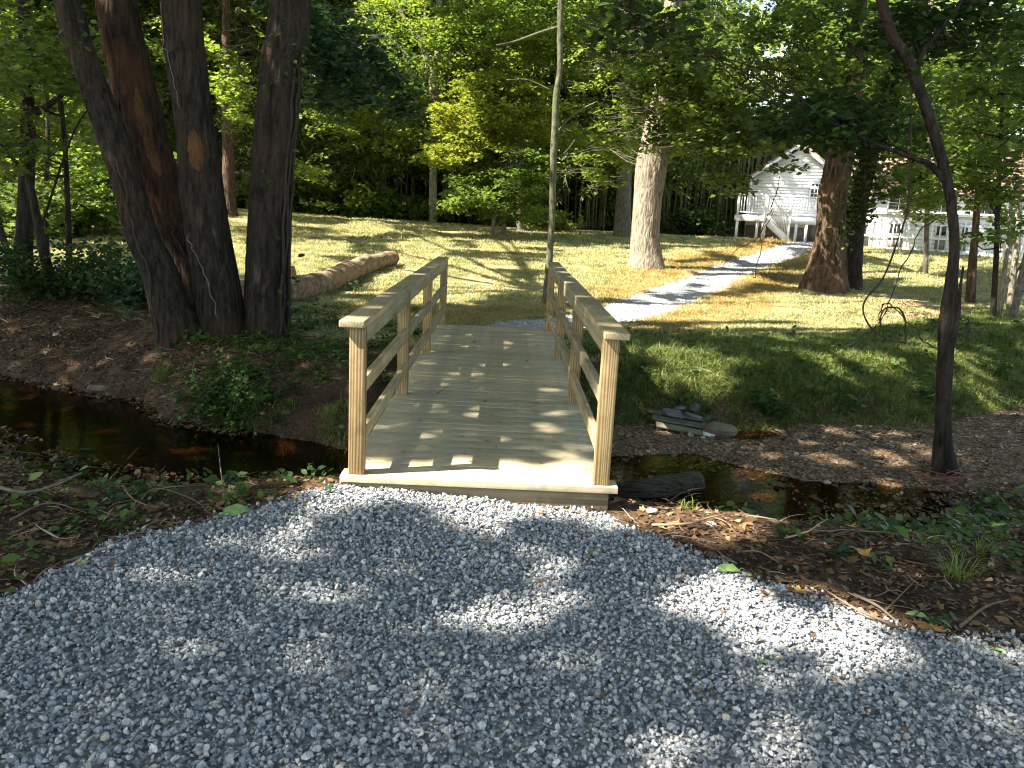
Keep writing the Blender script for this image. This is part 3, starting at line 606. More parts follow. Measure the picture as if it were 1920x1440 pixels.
# ================================================================== trees
def px_line(pts, y, dy=0.0):
    """pixel points (u, v, width) at depth y -> points and radii"""
    P = []; r = []
    for i, (u, v, w) in enumerate(pts):
        p = at(u, v, y+dy*i); P.append(p); r.append(px2m(w, p)/2)
    return np.array(P), np.array(r)
def ground_start(P, r, flare=1.5, sink=.25):
    """push the foot of the stem into the soil"""
    z = gz(P[0][0], P[0][1]); P = P.copy(); d = P[0]-P[1]; d /= abs(d[2])+1e-6
    if P[0][2] > z-sink: P[0] = P[0]+d*(P[0][2]-z+sink)*1.0
    return P, r
def limb(P0, d, L, r0, n=9, wander=.18, up_=.1, rg=rng):
    P = [np.array(P0, float)]; d = np.array(d, float); d /= np.linalg.norm(d)
    for i in range(n-1):
        d = d+rg.normal(0, wander, 3)+np.array([0, 0, up_*.3]); d /= np.linalg.norm(d); P.append(P[-1]+d*L/(n-1))
    return np.array(P), np.linspace(r0, r0*.18, n)
def lit_cull(C, p=.92, grow=1.0):
    x, y = sun_foot(C); m = lit(x, y, 1.12); return C[~m]
def spray_pts(centres, n_each, rad, thick, droopy=.15):
    """leaves lying in flat fans round the centres"""
    m = len(centres); n = m*n_each; th = rng.uniform(0, 6.283, n); r = rad*np.sqrt(rng.random(n))*np.repeat(rng.uniform(.6, 1.3, m), n_each)
    tx = np.repeat(rng.normal(0, .22, m), n_each); ty = np.repeat(rng.normal(0, .22, m), n_each)
    el = np.repeat(rng.uniform(.5, 1, m), n_each); ro = np.repeat(rng.uniform(0, 3.14, m), n_each)
    a = r*np.cos(th); b = r*np.sin(th)*el; x = a*np.cos(ro)-b*np.sin(ro); y = a*np.sin(ro)+b*np.cos(ro)
    z = x*tx+y*ty+rng.normal(0, thick, n)-droopy*r*r/rad
    return np.repeat(centres, n_each, 0)+np.stack([x, y, z], -1)
def pix_blob(specs, seed=0):
    """specs (u, v, ru, rv, depth, depth spread, count): centres of foliage fans"""
    out = []
    for u, v, ru, rv, y, dy, c in specs:
        a = rng.uniform(0, 6.283, c); r = np.sqrt(rng.random(c))
        for k in range(c): out.append(at(u+ru*r[k]*math.cos(a[k]), v+rv*r[k]*math.sin(a[k]), y+rng.uniform(-dy, dy)))
    return np.array(out)
def twig_mesh(name, root_pts, centres, mat, r=.008, fan=.35, nf=4):
    mb = MB()
    for c in centres:
        j = np.argmin(np.linalg.norm(root_pts-c+np.array([0, 0, .3]), axis=1)); a = root_pts[j]
        if np.linalg.norm(a-c) < 1.3 and rng.random() < .5:
            m_ = (a+c)/2+rng.normal(0, .08, 3)+np.array([0, 0, -.05]); P = smooth_line([a, m_, c], 6); add_tube(mb, P, np.linspace(r*2, r*.7, 6), 4)
        for q in range(nf):
            d = rng.normal(0, 1, 3); d[2] *= .25; d = d/np.linalg.norm(d)*fan; add_tube(mb, np.array([c, c+d*.5+rng.normal(0, .02, 3), c+d]), [r*.6, r*.45, r*.25], 3)
    return mb.mesh(name, mat, True) if mb.n else None

SHADE_CROWNS = {}      # unseen shade crowns added to trees: name -> (root object, crown centre on plan)
def stem_tree(name, label, lines, bark, y=None, seg=20, ridge=.012, jit=.09, group=None, extend=0, rings=70, cat='tree', top=None):
    """lines: list of (points with widths, depth). First is the trunk (parts trunk, branch...)."""
    root = None; tops = []
    for i, (pts, dy) in enumerate(lines):
        P, r = px_line(pts, dy)
        if i == 0:
            P, r = ground_start(P, r)
            if extend:
                d = P[-1]-P[-2]; d = d/np.linalg.norm(d)*np.array([.6, .6, 1]); P = np.vstack([P, P[-1]+d*extend*.5, P[-1]+d*extend+rng.normal(0, .3, 3)]); r = np.append(r, [r[-1]*.8, r[-1]*.5])
            root = thing(name, label, cat, (P[0][0], P[0][1], gz(P[0][0], P[0][1])), group=group)
        n = rings if i == 0 else max(8, rings//3)
        Q = smooth_line(np.c_[P, r], n); mb = MB(); add_tube(mb, Q[:, :3], np.abs(Q[:, 3]), seg if i == 0 else max(5, seg//3), jit=jit if r.max() > .06 else .02, ridge=ridge if i == 0 else 0, seed=hash(label) % 97 if False else len(label)+i*7)
        nm = ('trunk' if i == 0 else 'branch')
        part(nm, mb.mesh(nm, bark, True), root); tops.append(Q)
    return root, tops
def crown(root, C, size, mat, kind='diamond', flat=.5, droop=.25, name='crown', cull=.9):
    if cull: C = lit_cull(C, cull)
    return part(name, leaf_mesh(name, C, size, mat, kind, flat, droop), root)

# --- the dark group of stems on the left bank
big = {}
t1, q1 = stem_tree('tree', 'dark trunk leaning hard left, leftmost of the stems on the creek bank',
    [([(342, 650, 92), (302, 520, 64), (266, 440, 57), (235, 330, 54), (198, 220, 54), (158, 110, 48), (128, 0, 50)], 4.9)], BARK_DARK, seg=72, rings=230, ridge=.02, extend=7, group='dark trunks rising from the left creek bank')
t2, q2 = stem_tree('tree', 'split reddish trunk with a long crack, second of the leaning stems on the bank',
    [([(405, 640, 80), (368, 520, 78), (322, 400, 80), (294, 330, 82), (261, 220, 80), (240, 110, 72), (219, 0, 72)], 5.5)], BARK_RED, seg=72, rings=230, ridge=.02, extend=8, group='dark trunks rising from the left creek bank', jit=.14)
t3, q3 = stem_tree('tree', 'upright dark trunk with an orange bare patch and a pale dead vine',
    [([(418, 650, 100), (404, 520, 84), (390, 440, 80), (376, 330, 76), (363, 220, 67), (349, 110, 71), (339, 0, 72)], 5.15)], BARK_DARK, seg=72, rings=230, ridge=.02, extend=9, group='dark trunks rising from the left creek bank')
t4, q4 = stem_tree('tree', 'thickest straight dark trunk on the bank, just left of the bridge and beside the log',
    [([(497, 650, 104), (500, 600, 88), (505, 440, 80), (510, 330, 78), (519, 220, 78), (529, 110, 76), (547, 0, 76)], 5.3)], BARK_DARK, seg=72, rings=230, ridge=.02, extend=9, group='dark trunks rising from the left creek bank')
# scars and bare wood, cracks and vines on those stems
def on_trunk(Q, t, ang, off=0):
    k = t*(len(Q)-1); i = int(k); p = Q[i, :3]; r = Q[i, 3]; return p+np.array([math.cos(ang), math.sin(ang), 0])*(r+off)
WOODB = m_bark('bare_wood', (.025, .014, .009), (.095, .047, .022), (.13, .07, .035), 11, .22, .8, .02)
def scar(Q, root, t0, t1, a0, a1, name='bare_patch'):
    n, m = 16, 9; V = []
    for i in range(n):
        t = t0+(t1-t0)*i/(n-1); wd = math.sin(math.pi*min(1, max(.04, (i+.6)/(n))))**.6*(.75+.5*float(fbm(i*.35, t0*50, 7)))
        for j in range(m): V.append(on_trunk(Q, t, (a0+a1)/2+(a1-a0)/2*wd*(2*j/(m-1)-1)*(.9+.2*random.random()), .016-.02*abs(2*j/(m-1)-1)**4))
    ii_ = np.arange(n-1)[:, None]*m+np.arange(m-1)[None]
    part(name, mesh_np(name, np.array(V), np.stack([ii_, ii_+1, ii_+m+1, ii_+m], -1).reshape(-1, 4), True, WOODB), root)
def vpos(Q, v):   # fraction along a stem where it crosses picture row v
    _, vv, _ = proj(Q[:, :3]); return np.argmin(abs(vv-v))/(len(Q)-1)
scar(q3[0], t3, vpos(q3[0], 320), vpos(q3[0], 245), -1.75, -.85)
scar(q2[0], t2, vpos(q2[0], 330), vpos(q2[0], 170), -1.35, -.75)
scar(q2[0], t2, vpos(q2[0], 230), vpos(q2[0], 110), -2.6, -2.0)
DEADV = m_flat('dead_vine', (.13, .11, .085), .9, .4, 20)
GREENV = m_flat('vine_stem', (.035, .027, .02), .9, .3, 20)
def vine_on(Q, v0, v1, a0, a1, r, root, mat, seed, off=.012, wig=.25):
    rg = np.random.default_rng(seed); ta, tb = vpos(Q, v0), vpos(Q, v1); P = []
    for i in range(16): P.append(on_trunk(Q, ta+(tb-ta)*i/15, a0+(a1-a0)*i/15+rg.normal(0, wig*.4), off+abs(rg.normal(0, .01))))
    S = smooth_line(P, 60); mb = MB(); add_tube(mb, S, np.full(60, r), 6, jit=.05); part('vine', mb.mesh('vine', mat, True), root)
vine_on(q3[0], 205, 10, -1.9, -2.4, .005, t3, DEADV, 1, .012, .12)
vine_on(q3[0], 590, 440, -1.3, -2.2, .006, t3, DEADV, 2, .012, .12)
vine_on(q2[0], 620, 400, -.9, -1.6, .012, t2, GREENV, 3)
for sd, a in ((4, -.55), (5, -.75), (6, -.35)): vine_on(q4[0], 640, 130, a, a+.15, .016, t4, GREENV, sd, .01, .12)
vine_on(q1[0], 640, 300, -2.0, -1.2, .010, t1, GREENV, 8)
# small leaves of the vine on the straight trunk
P = np.array([on_trunk(q4[0], vpos(q4[0], v), -.6+rng.normal(0, .8), abs(rng.normal(.08, .08))) for v in np.concatenate([rng.uniform(60, 170, 60), rng.uniform(170, 420, 14), rng.uniform(400, 640, 24)])])
part('vine_leaves', leaf_mesh('vine_leaves', P, .085, L_WEED, 'oval', .6, .3), t4)
P = np.array([on_trunk(q1[0], vpos(q1[0], v), -1.2+rng.normal(0, .8), abs(rng.normal(.1, .08))) for v in rng.uniform(10, 140, 24)])
part('vine_leaves', leaf_mesh('vine_leaves', P, .09, L_WEED, 'oval', .6, .3), t1)
for q, t, nm in ((q1, t1, 0), (q2, t2, 1), (q3, t3, 2), (q4, t4, 3)): SHADE_CROWNS['l%d' % nm] = (t, q[0][-1][:2])

# --- slender stems behind on the left
def lstem(label, lines, bark=BARK_DARK, seg=10, name='tree', **k): return stem_tree(name, label, lines, bark, seg=seg, ridge=.004, jit=.05, rings=40, **k)
s1, qs1 = lstem('slim dark tree at the far left with a branch reaching right', [([(40, 560, 42), (46, 420, 30), (52, 250, 27), (47, 100, 23), (44, 0, 22)], 8.2), ([(50, 225, 14), (80, 205, 12), (118, 175, 11), (150, 125, 9), (185, 80, 6)], 8.2), ([(50, 330, 8), (10, 280, 6), (-30, 240, 4)], 8.2)], extend=6)
SHADE_CROWNS['s1'] = (s1, qs1[0][-1][:2])
lstem('pole-thin dark sapling right of the slim tree at the far left', [([(88, 500, 12), (86, 380, 9), (90, 250, 8), (84, 100, 6)], 12), ([(88, 300, 4), (130, 262, 3), (170, 258, 2)], 12)], name='sapling', cat='sapling')
lstem('short stem leaning left at the left edge of the bank', [([(45, 570, 16), (22, 500, 13), (0, 425, 11), (-25, 330, 9)], 8.0)], name='sapling', cat='sapling')
lstem('curved stem crossing behind the slim left tree', [([(120, 560, 26), (92, 510, 20), (68, 400, 15), (50, 300, 12), (60, 200, 9)], 7.6), ([(75, 430, 5), (150, 225, 4), (230, 180, 3)], 7.6)], name='sapling', cat='sapling')
lstem('orange-lit old trunk standing in the glade behind the dark stems', [([(436, 415, 34), (430, 385, 26), (428, 280, 22), (424, 100, 16), (424, 0, 14)], 26)], BARK_BROWN)

# --- sapling at the far end of the bridge
sp, qsp = lstem('slender mossy sapling standing at the far right end of the bridge', [([(1024, 575, 19), (1029, 500, 14), (1034, 430, 12), (1036, 365, 12.5), (1038, 290, 14), (1041, 235, 14), (1043, 180, 13), (1050, 130, 11.5), (1050, 70, 12), (1052, 0, 12.5)], 9.3),
    ([(1049, 50, 7), (1010, 62, 6), (965, 78, 5), (930, 85, 3)], 9.3), ([(1036, 260, 5), (1075, 215, 4), (1120, 190, 2.5)], 9.4), ([(1034, 170, 4), (990, 150, 3), (950, 150, 2)], 9.3), ([(1036, 300, 3), (1060, 285, 2), (1078, 262, 1.5)], 9.3), ([(1030, 420, 3), (1012, 408, 2), (1003, 392, 1.5)], 9.3)], BARK_MOSS, extend=4)
SHADE_CROWNS['sp'] = (sp, qsp[0][-1][:2])
# --- the big sunlit tree
b6, q6 = stem_tree('tree', 'broad pale tree with sunlit bark standing left of the gravel path', [([(1211, 508, 88), (1211, 485, 64), (1210, 440, 54), (1215, 370, 54), (1222, 305, 58), (1231, 240, 46), (1240, 180, 38), (1252, 80, 34), (1262, 0, 32)], 15.9),
    ([(1240, 130, 26), (1200, 70, 20), (1165, 10, 15), (1120, -60, 10)], 15.9), ([(1238, 180, 14), (1290, 130, 11), (1350, 110, 8), (1420, 120, 5)], 15.9)], BARK_PALE, extend=5, seg=64, rings=200, ridge=.012, jit=.07)
SHADE_CROWNS['b6'] = (b6, q6[0][-1][:2])
lstem('grey trunk half hidden behind the sunlit tree', [([(1166, 436, 38), (1168, 400, 30), (1172, 300, 24), (1173, 200, 18), (1176, 60, 12)], 27)], BARK_GREY)
# --- the big shaggy tree on the right
b7, q7 = stem_tree('tree', 'massive brown shaggy trunk in front of the white house', [([(1543, 556, 112), (1546, 530, 86), (1552, 490, 68), (1558, 430, 55), (1562, 370, 52), (1575, 300, 49), (1590, 200, 46), (1607, 110, 40), (1609, 36, 34), (1610, 0, 31)], 13.0),
    ([(1572, 330, 22), (1550, 200, 16), (1520, 165, 12), (1470, 130, 8), (1400, 128, 5)], 13.0)], BARK_BROWN, extend=5, seg=72, rings=220, ridge=.04, jit=.14)
SHADE_CROWNS['b7'] = (b7, q7[0][-1][:2])
b8, q8 = stem_tree('tree', 'ivy-clad stem leaning right out from behind the massive brown trunk', [([(1596, 530, 44), (1600, 470, 34), (1606, 400, 36), (1624, 320, 34), (1652, 220, 30), (1678, 150, 26), (1698, 100, 22), (1722, 20, 18)], 13.7)], BARK_DARK, extend=5, seg=18)
P = []
for v in rng.uniform(60, 420, 2600): t = vpos(q8[0], v)+rng.uniform(-.01, .01); P.append(on_trunk(q8[0], min(.99, max(0, t)), rng.uniform(0, 6.28), abs(rng.normal(0, .11))))
part('ivy', leaf_mesh('ivy', np.array(P), .10, L_IVY, 'diamond', .9, .6), b8)
P = np.array([on_trunk(q7[0], vpos(q7[0], v), rng.uniform(-2.2, .4), abs(rng.normal(0.02, .06))) for v in rng.uniform(230, 470, 170)])
part('ivy', leaf_mesh('ivy', P, .09, L_MID, 'diamond', .9, .6), b7)
# --- near tree in the stream bed
n8, qn = stem_tree('tree', 'slim dark tree growing from the gravel bar with hanging vines', [([(1778, 915, 84), (1770, 876, 46), (1768, 800, 28), (1772, 690, 28), (1776, 600, 29), (1783, 540, 23), (1789, 470, 18), (1786, 400, 18), (1775, 335, 19), (1742, 220, 20), (1702, 110, 20), (1652, 0, 19)], 2.6),
    ([(1777, 345, 14), (1742, 308, 11), (1695, 290, 8), (1600, 252, 6), (1520, 205, 3)], 2.6), ([(1715, 145, 12), (1735, 90, 10), (1790, 20, 8), (1830, -40, 6)], 2.7), ([(1782, 660, 12), (1795, 600, 9), (1800, 545, 6), (1806, 500, 4)], 2.55)], BARK_DARK, extend=5, seg=36, rings=200, ridge=.010, jit=.12)
SHADE_CROWNS['n8'] = (n8, qn[0][-1][:2])
def vine(name, label, pts, y, r, mat=GREENV, group=None):
    P = np.array([at(u, v, y+dy) for u, v, dy in pts]); S = smooth_line(P, 80); S[1:-1] += np.stack([fbm(np.arange(78)*.13, np.zeros(78), q_, 2)-.5 for q_ in (1, 2, 3)], -1)*.07; o0 = S[0].copy()
    mb = MB(); add_tube(mb, S-o0, r*(1+.9*(fbm(np.arange(80)*.45, np.zeros(80), 5)-.5)), 7)
    o = obj(name, mb.mesh(name, mat, True), None, tuple(o0), label=label, category='vine'); return o
vine('vine', 'long hanging vine dropping from the bent tree and looping over the stream', [(1712, 90, .0), (1704, 200, -.1), (1703, 300, -.1), (1699, 390, 0), (1676, 452, .1), (1650, 520, .1), (1618, 575, .1), (1640, 620, .1), (1690, 640, 0), (1702, 640, 0), (1700, 610, 0), (1684, 585, .1), (1660, 575, .2), (1650, 600, .2), (1655, 640, .2)], 2.75, .0085)
vine('vine', 'thin straight vine slanting beside the looping vine', [(1765, 400, 0), (1725, 425, 0), (1702, 470, 0), (1672, 550, .1), (1655, 600, .1), (1600, 640, .2), (1560, 655, .3)], 2.9, .0052)
vine('vine', 'wiry vine curling from the trunk above the gravel bar', [(1765, 655, 0), (1730, 635, -.1), (1700, 600, 0), (1670, 570, .1), (1650, 575, .15), (1648, 610, .1)], 2.6, .0055)
vine('vine', 'thin twig arching right from the slim dark tree', [(1785, 590, 0), (1810, 600, 0), (1818, 630, 0), (1790, 650, -.05)], 2.6, .006)
vine('vine', 'hanging twig drooping before the little white house', [(1462, 330, 0), (1446, 380, 0), (1440, 400, .05), (1432, 425, 0), (1424, 470, 0), (1412, 520, 0)], 5.5, .0055)
vine('vine', 'fine twigs hanging over the gravel path', [(1450, 395, 0), (1415, 445, 0), (1380, 470, .1), (1350, 500, .2)], 5.6, .004)
# --- trees beyond on the right
lstem('straight bare trunk between the bent tree and the white wall', [([(1820, 556, 20), (1823, 500, 16), (1829, 430, 13), (1836, 330, 12), (1842, 180, 10), (1850, 0, 8)], 12.2)], BARK_BROWN)
g3 = 'thin trunks at the right edge'
lstem('pale leaning stem at the right, left of a pair', [([(1876, 575, 12), (1882, 520, 9), (1892, 440, 7), (1900, 330, 5)], 11.0)], BARK_PALE, group=g3)
lstem('forked pale stem at the right edge, right of a pair', [([(1894, 570, 14), (1899, 520, 11), (1908, 450, 10), (1914, 330, 6)], 11.3), ([(1900, 530, 9), (1915, 500, 8), (1935, 470, 6)], 11.3)], BARK_PALE, group=g3)
lstem('leaning mossy trunk cut by the right edge of the photo', [([(1900, 590, 16), (1914, 530, 13), (1932, 450, 12), (1965, 330, 10)], 10.4)], BARK_GREY, group=g3)
# --- trees in the background with visible limbs
lstem('pale forked tree deep in the bamboo', [([(812, 410, 17), (812, 330, 14), (815, 210, 14), (812, 150, 17), (812, 105, 16)], 31.0), ([(808, 140, 16), (790, 80, 12), (762, 40, 9), (738, -10, 7)], 31), ([(800, 95, 8), (797, 40, 7), (800, -10, 6)], 31), ([(815, 120, 16), (826, 75, 13), (823, 30, 12), (825, -20, 11)], 31), ([(812, 150, 6), (770, 110, 5), (720, 60, 4), (680, 30, 3)], 31)], BARK_PALE)
lstem('ghostly white limb high behind the bamboo', [([(860, 300, 6), (858, 100, 8), (855, 30, 8), (850, -10, 8)], 34)], BARK_PALE)
lstem('bright sunlit trunk showing above the ivy-clad stem', [([(1622, 400, 8), (1655, 300, 9), (1695, 180, 11), (1715, 110, 15), (1738, 40, 12), (1750, -20, 9)], 19.5)], BARK_PALE)

# ================================================================== foliage that the photograph shows
def leafy(name, label, cat, specs, size, mat, n_each, rad, thick=.06, kind='diamond', stem=None, bark=BARK_DARK, group=None, flat=.5, twr=.008, cull=.9, nf=3, attach=None):
    C = pix_blob(specs)
    if attach is None:
        if stem: root, q = stem_tree(name, label, stem, bark, seg=8, ridge=0, jit=.03, rings=30, cat=cat, group=group); rp = np.concatenate([t[:, :3] for t in q])
        else: raise ValueError
    else: root, rp = attach
    L = spray_pts(C, n_each, rad, thick)
    crown(root, L, size, mat, kind, flat, .25, 'crown', cull)
    tm = twig_mesh('twigs', rp, C, bark, twr, rad*.8, nf)
    if tm: part('twigs', tm, root, kind='stuff')
    return root
def rp(*qs): return np.concatenate([t[:, :3] for q in qs for t in q])
# yellow maple in the middle, two tiers
leafy('maple_sapling', 'yellow-green young maple glowing before the bamboo, left of the slender sapling', 'tree',
      [(900, 240, 80, 45, 24, 1.5, 46), (960, 185, 75, 40, 24.5, 1.2, 36), (1000, 230, 50, 50, 24, 1, 22), (850, 290, 50, 22, 23.5, 1, 22), (910, 160, 55, 25, 25, 1, 18), (870, 215, 50, 40, 23.6, 1, 22)], .14, L_GOLD, 85, .62, .05, 'diamond',
      [([(945, 425, 9), (950, 330, 8), (965, 240, 7), (985, 150, 5)], 24.5)], BARK_GREY, cull=0)
leafy('maple_sapling', 'low spreading maple with layered leaves below the yellow one', 'tree',
      [(930, 345, 90, 28, 23, 1.2, 44), (1000, 310, 45, 30, 23, 1, 22), (880, 375, 60, 16, 22.5, 1, 16), (960, 390, 60, 20, 23.5, 1, 16)], .13, L_LIME, 85, .6, .04, 'diamond',
      [([(925, 430, 8), (930, 390, 7), (950, 340, 6), (990, 290, 4)], 23)], BARK_GREY, cull=0)
# crown of the sunlit tree hanging low: lit green-gold sheets
leafy('', '', '', [(1180, 150, 90, 120, 17, 2, 64), (1120, 310, 60, 45, 17, 1.2, 20), (1270, 210, 110, 80, 16, 2, 60), (1330, 120, 120, 90, 16, 2.5, 60), (1390, 230, 90, 60, 15.5, 2, 44), (1240, 60, 120, 60, 17, 2, 40), (1170, 260, 50, 40, 17.2, 1, 20), (1235, 160, 60, 100, 14.6, .5, 40), (1240, 265, 40, 22, 14.8, .3, 9)],
      .125, L_LIME, 92, .62, .05, attach=(b6, rp(q6)), bark=BARK_GREY, cull=.85)
leafy('tall_maple', 'sunny lime tree filling the top middle before the forked trunk', 'tree',
      [(760, 60, 90, 80, 28, 2, 46), (900, 70, 110, 80, 27, 2, 66), (1010, 60, 70, 70, 26, 2, 34), (1110, 80, 50, 90, 26, 2, 30), (770, 200, 70, 70, 29, 2, 30), (700, 250, 60, 40, 29, 2, 12), (1090, 220, 50, 70, 26, 2, 20), (640, 200, 60, 60, 28, 2, 18)], .15, L_LIME, 95, .85, .07, 'diamond',
      [([(975, 420, 14), (972, 300, 12), (962, 150, 12), (955, 20, 10)], 27.5), ([(962, 140, 6), (900, 90, 5), (840, 60, 3)], 27.5)], BARK_GREY, cull=0)
# right hand crown of the shaggy tree
leafy('', '', '', [(1450, 100, 120, 85, 13, 2, 70), (1560, 80, 90, 80, 12.5, 2, 38), (1350, 262, 56, 36, 14, 1, 24), (1490, 225, 60, 14, 13.5, 1, 9), (1362, 330, 24, 20, 14.5, .6, 8), (1455, 312, 30, 8, 14.5, .6, 2)], .13, L_MID, 64, .55, .05, attach=(b7, rp(q7)), bark=BARK_DARK, cull=.85)
leafy('', '', '', [(1650, 350, 50, 40, 15, 1.5, 18), (1700, 120, 90, 110, 15, 2, 56), (1730, 300, 80, 80, 16, 2, 44)], .14, L_MID, 56, .55, .05, attach=(b8, rp(q8)), cull=.8)
# near dark sprays on the branch of the bent tree
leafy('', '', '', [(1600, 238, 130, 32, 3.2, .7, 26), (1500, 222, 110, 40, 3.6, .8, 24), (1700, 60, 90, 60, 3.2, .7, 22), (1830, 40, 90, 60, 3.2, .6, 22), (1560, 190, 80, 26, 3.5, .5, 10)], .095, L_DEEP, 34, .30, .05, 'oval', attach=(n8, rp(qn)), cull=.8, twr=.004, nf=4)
# right-hand understorey
leafy('understory_tree', 'leafy young tree filling the right edge above the white wall', 'tree', [(1860, 200, 90, 110, 9, 1.5, 56), (1870, 320, 70, 60, 9.5, 1, 32), (1800, 320, 50, 60, 9.5, 1, 16), (1860, 430, 50, 22, 9.5, .8, 5), (1900, 90, 60, 70, 8.5, 1, 12)], .11, L_MID, 44, .42, .05, 'diamond',
      [([(1862, 590, 12), (1868, 480, 10), (1872, 350, 9), (1880, 200, 7), (1890, 50, 5)], 10)], BARK_DARK)
leafy('understory_tree', 'lime-lit branches hanging before the long white wall', 'tree', [(1700, 370, 70, 50, 18, 1.5, 36), (1780, 250, 90, 90, 19, 2, 50), (1640, 300, 50, 60, 18, 1, 22), (1720, 405, 40, 8, 17, 1, 3), (1890, 385, 50, 30, 18, 1, 10)], .15, L_LIME, 50, .55, .05, 'diamond',
      [([(1735, 520, 10), (1738, 420, 9), (1742, 300, 8), (1750, 150, 6)], 18)], BARK_GREY)
# teal shade leaves above left-centre
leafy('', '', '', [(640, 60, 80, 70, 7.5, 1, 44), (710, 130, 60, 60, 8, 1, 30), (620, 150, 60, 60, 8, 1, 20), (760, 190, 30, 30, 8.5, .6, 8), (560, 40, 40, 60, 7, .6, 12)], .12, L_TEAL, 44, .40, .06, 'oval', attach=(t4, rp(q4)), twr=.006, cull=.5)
# dark drooping leaves near the top, right of the sapling
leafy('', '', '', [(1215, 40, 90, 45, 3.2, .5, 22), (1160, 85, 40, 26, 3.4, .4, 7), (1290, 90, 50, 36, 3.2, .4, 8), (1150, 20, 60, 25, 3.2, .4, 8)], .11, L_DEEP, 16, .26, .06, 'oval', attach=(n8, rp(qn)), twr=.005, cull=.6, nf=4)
# left understorey
leafy('understory_tree', 'young maple with limp dark leaves hanging over the left bank', 'tree', [(90, 90, 110, 90, 7, 1.2, 36), (30, 220, 60, 110, 8, 1.2, 28), (240, 330, 60, 50, 14, 1, 10), (190, 230, 60, 60, 11, 1, 12), (60, 380, 70, 50, 11, 1.2, 22)], .11, L_MID, 34, .36, .05, 'maple',
      [([(130, 545, 14), (128, 420, 11), (120, 250, 9), (100, 60, 7)], 8.6)], BARK_DARK)
leafy('understory_tree', 'bright green understorey tree glowing behind the dark trunks', 'tree', [(430, 110, 60, 110, 17, 2, 44), (440, 280, 45, 90, 18, 2, 30), (290, 120, 60, 110, 18, 2, 26), (170, 150, 60, 110, 18, 2, 30), (60, 160, 70, 120, 18, 2, 34), (110, 330, 90, 60, 17, 2, 34), (600, 330, 30, 60, 20, 1, 8)], .13, L_LIME, 70, .60, .05, 'diamond',
      [([(200, 470, 14), (205, 350, 11), (200, 200, 9), (220, 40, 6)], 17.5)], BARK_DARK)

# ================================================================== background forest
def forest_tree(x, y, h, cr, nl, mat, label, size=.28, low=.25, bark=BARK_GREY, name='forest_tree', group='tall trees behind the glade', lim=7):
    z0 = gz(x, y); root = thing(name, label, 'tree', (x, y, z0), group=group)
    T, r = limb((x, y, z0-.2), (rng.normal(0, .05), rng.normal(0, .05), 1), h*.85, .2+h*.008, 12, .06, 0)
    mb = MB(); add_tube(mb, T, np.linspace(r[0], r[0]*.25, 12), 8, jit=.05); part('trunk', mb.mesh('trunk', bark, True), root)
    Cs = []; lm = MB()
    for q in range(lim):
        t = rng.uniform(.3, .95); p = T[int(t*11)]; a = rng.uniform(0, 6.283); L, lr = limb(p, (math.cos(a), math.sin(a), .5), cr*rng.uniform(.6, 1), .07, 7, .15, .2); add_tube(lm, L, lr, 5)
        for e in L[2:]: Cs.append(e+rng.normal(0, .4, 3))
    part('limbs', lm.mesh('limbs', bark, True), root, kind='stuff')
    k = 70; th = rng.uniform(0, 6.283, k); zz = rng.uniform(low, 1, k); rr = cr*np.sqrt(rng.random(k))*(1-.55*np.abs(zz-.55)*1.3)
    Cs = np.vstack([np.array(Cs), np.stack([x+rr*np.cos(th), y+rr*np.sin(th), z0+h*zz], -1)])
    L = spray_pts(Cs, max(1, nl//len(Cs)), 1.15, .16, .2)
    part('crown', leaf_mesh('crown', L, size, mat, 'diamond', .55, .3), root); return root
FT_LAB = ['lime-green tall tree over the bamboo, left of the middle', 'mid-green tall tree over the bamboo in the middle', 'yellow-green tall tree behind the slender sapling', 'mid-green tall tree behind the sunlit trunk', 'deep green tall tree above the little house', 'lime-green tall tree behind the long white building',
          'deep green tree at the far right with blue sky beside it', 'deep green tall tree behind the dark trunks at left', 'mid-green tall tree at the far left edge', 'lime tall tree behind the leftmost leaning trunk', 'mid-green tree rising left of the teal leaves', 'tall green tree closing the glade behind the forked tree',
          'broad green tree behind the roofs', 'dim green tree beyond the left glade']
FTP = [(-6, 41, 17, 4.6, 0), (1, 43, 18, 4.8, 1), (7, 42, 17, 4.6, 0), (13, 43, 17, 4.6, 1), (19, 47, 17, 5, 2), (25, 44, 16, 4.8, 0), (33, 46, 12, 5, 2), (-14, 38, 16, 5, 2), (-24, 34, 16, 5, 1), (-18, 30, 15, 4.6, 0), (-10, 46, 18, 5, 1), (-2, 48, 19, 5, 1), (29, 52, 13, 5, 1), (-22, 44, 17, 5.5, 2)]
for (x, y, h, cr, mi), lb in zip(FTP, FT_LAB): forest_tree(x, y, h, cr, 15000, (L_LIME, L_MID, L_DEEP)[mi], lb)
forest_tree(12.0, 24.0, 14, 3.6, 9000, L_LIME, 'airy lime tree between the path and the house roof', .24, .42, group=None)
forest_tree(-15.0, 17.5, 11, 3.6, 8000, L_MID, 'leafy tree in the shade at the far left', .22, .30, group=None)
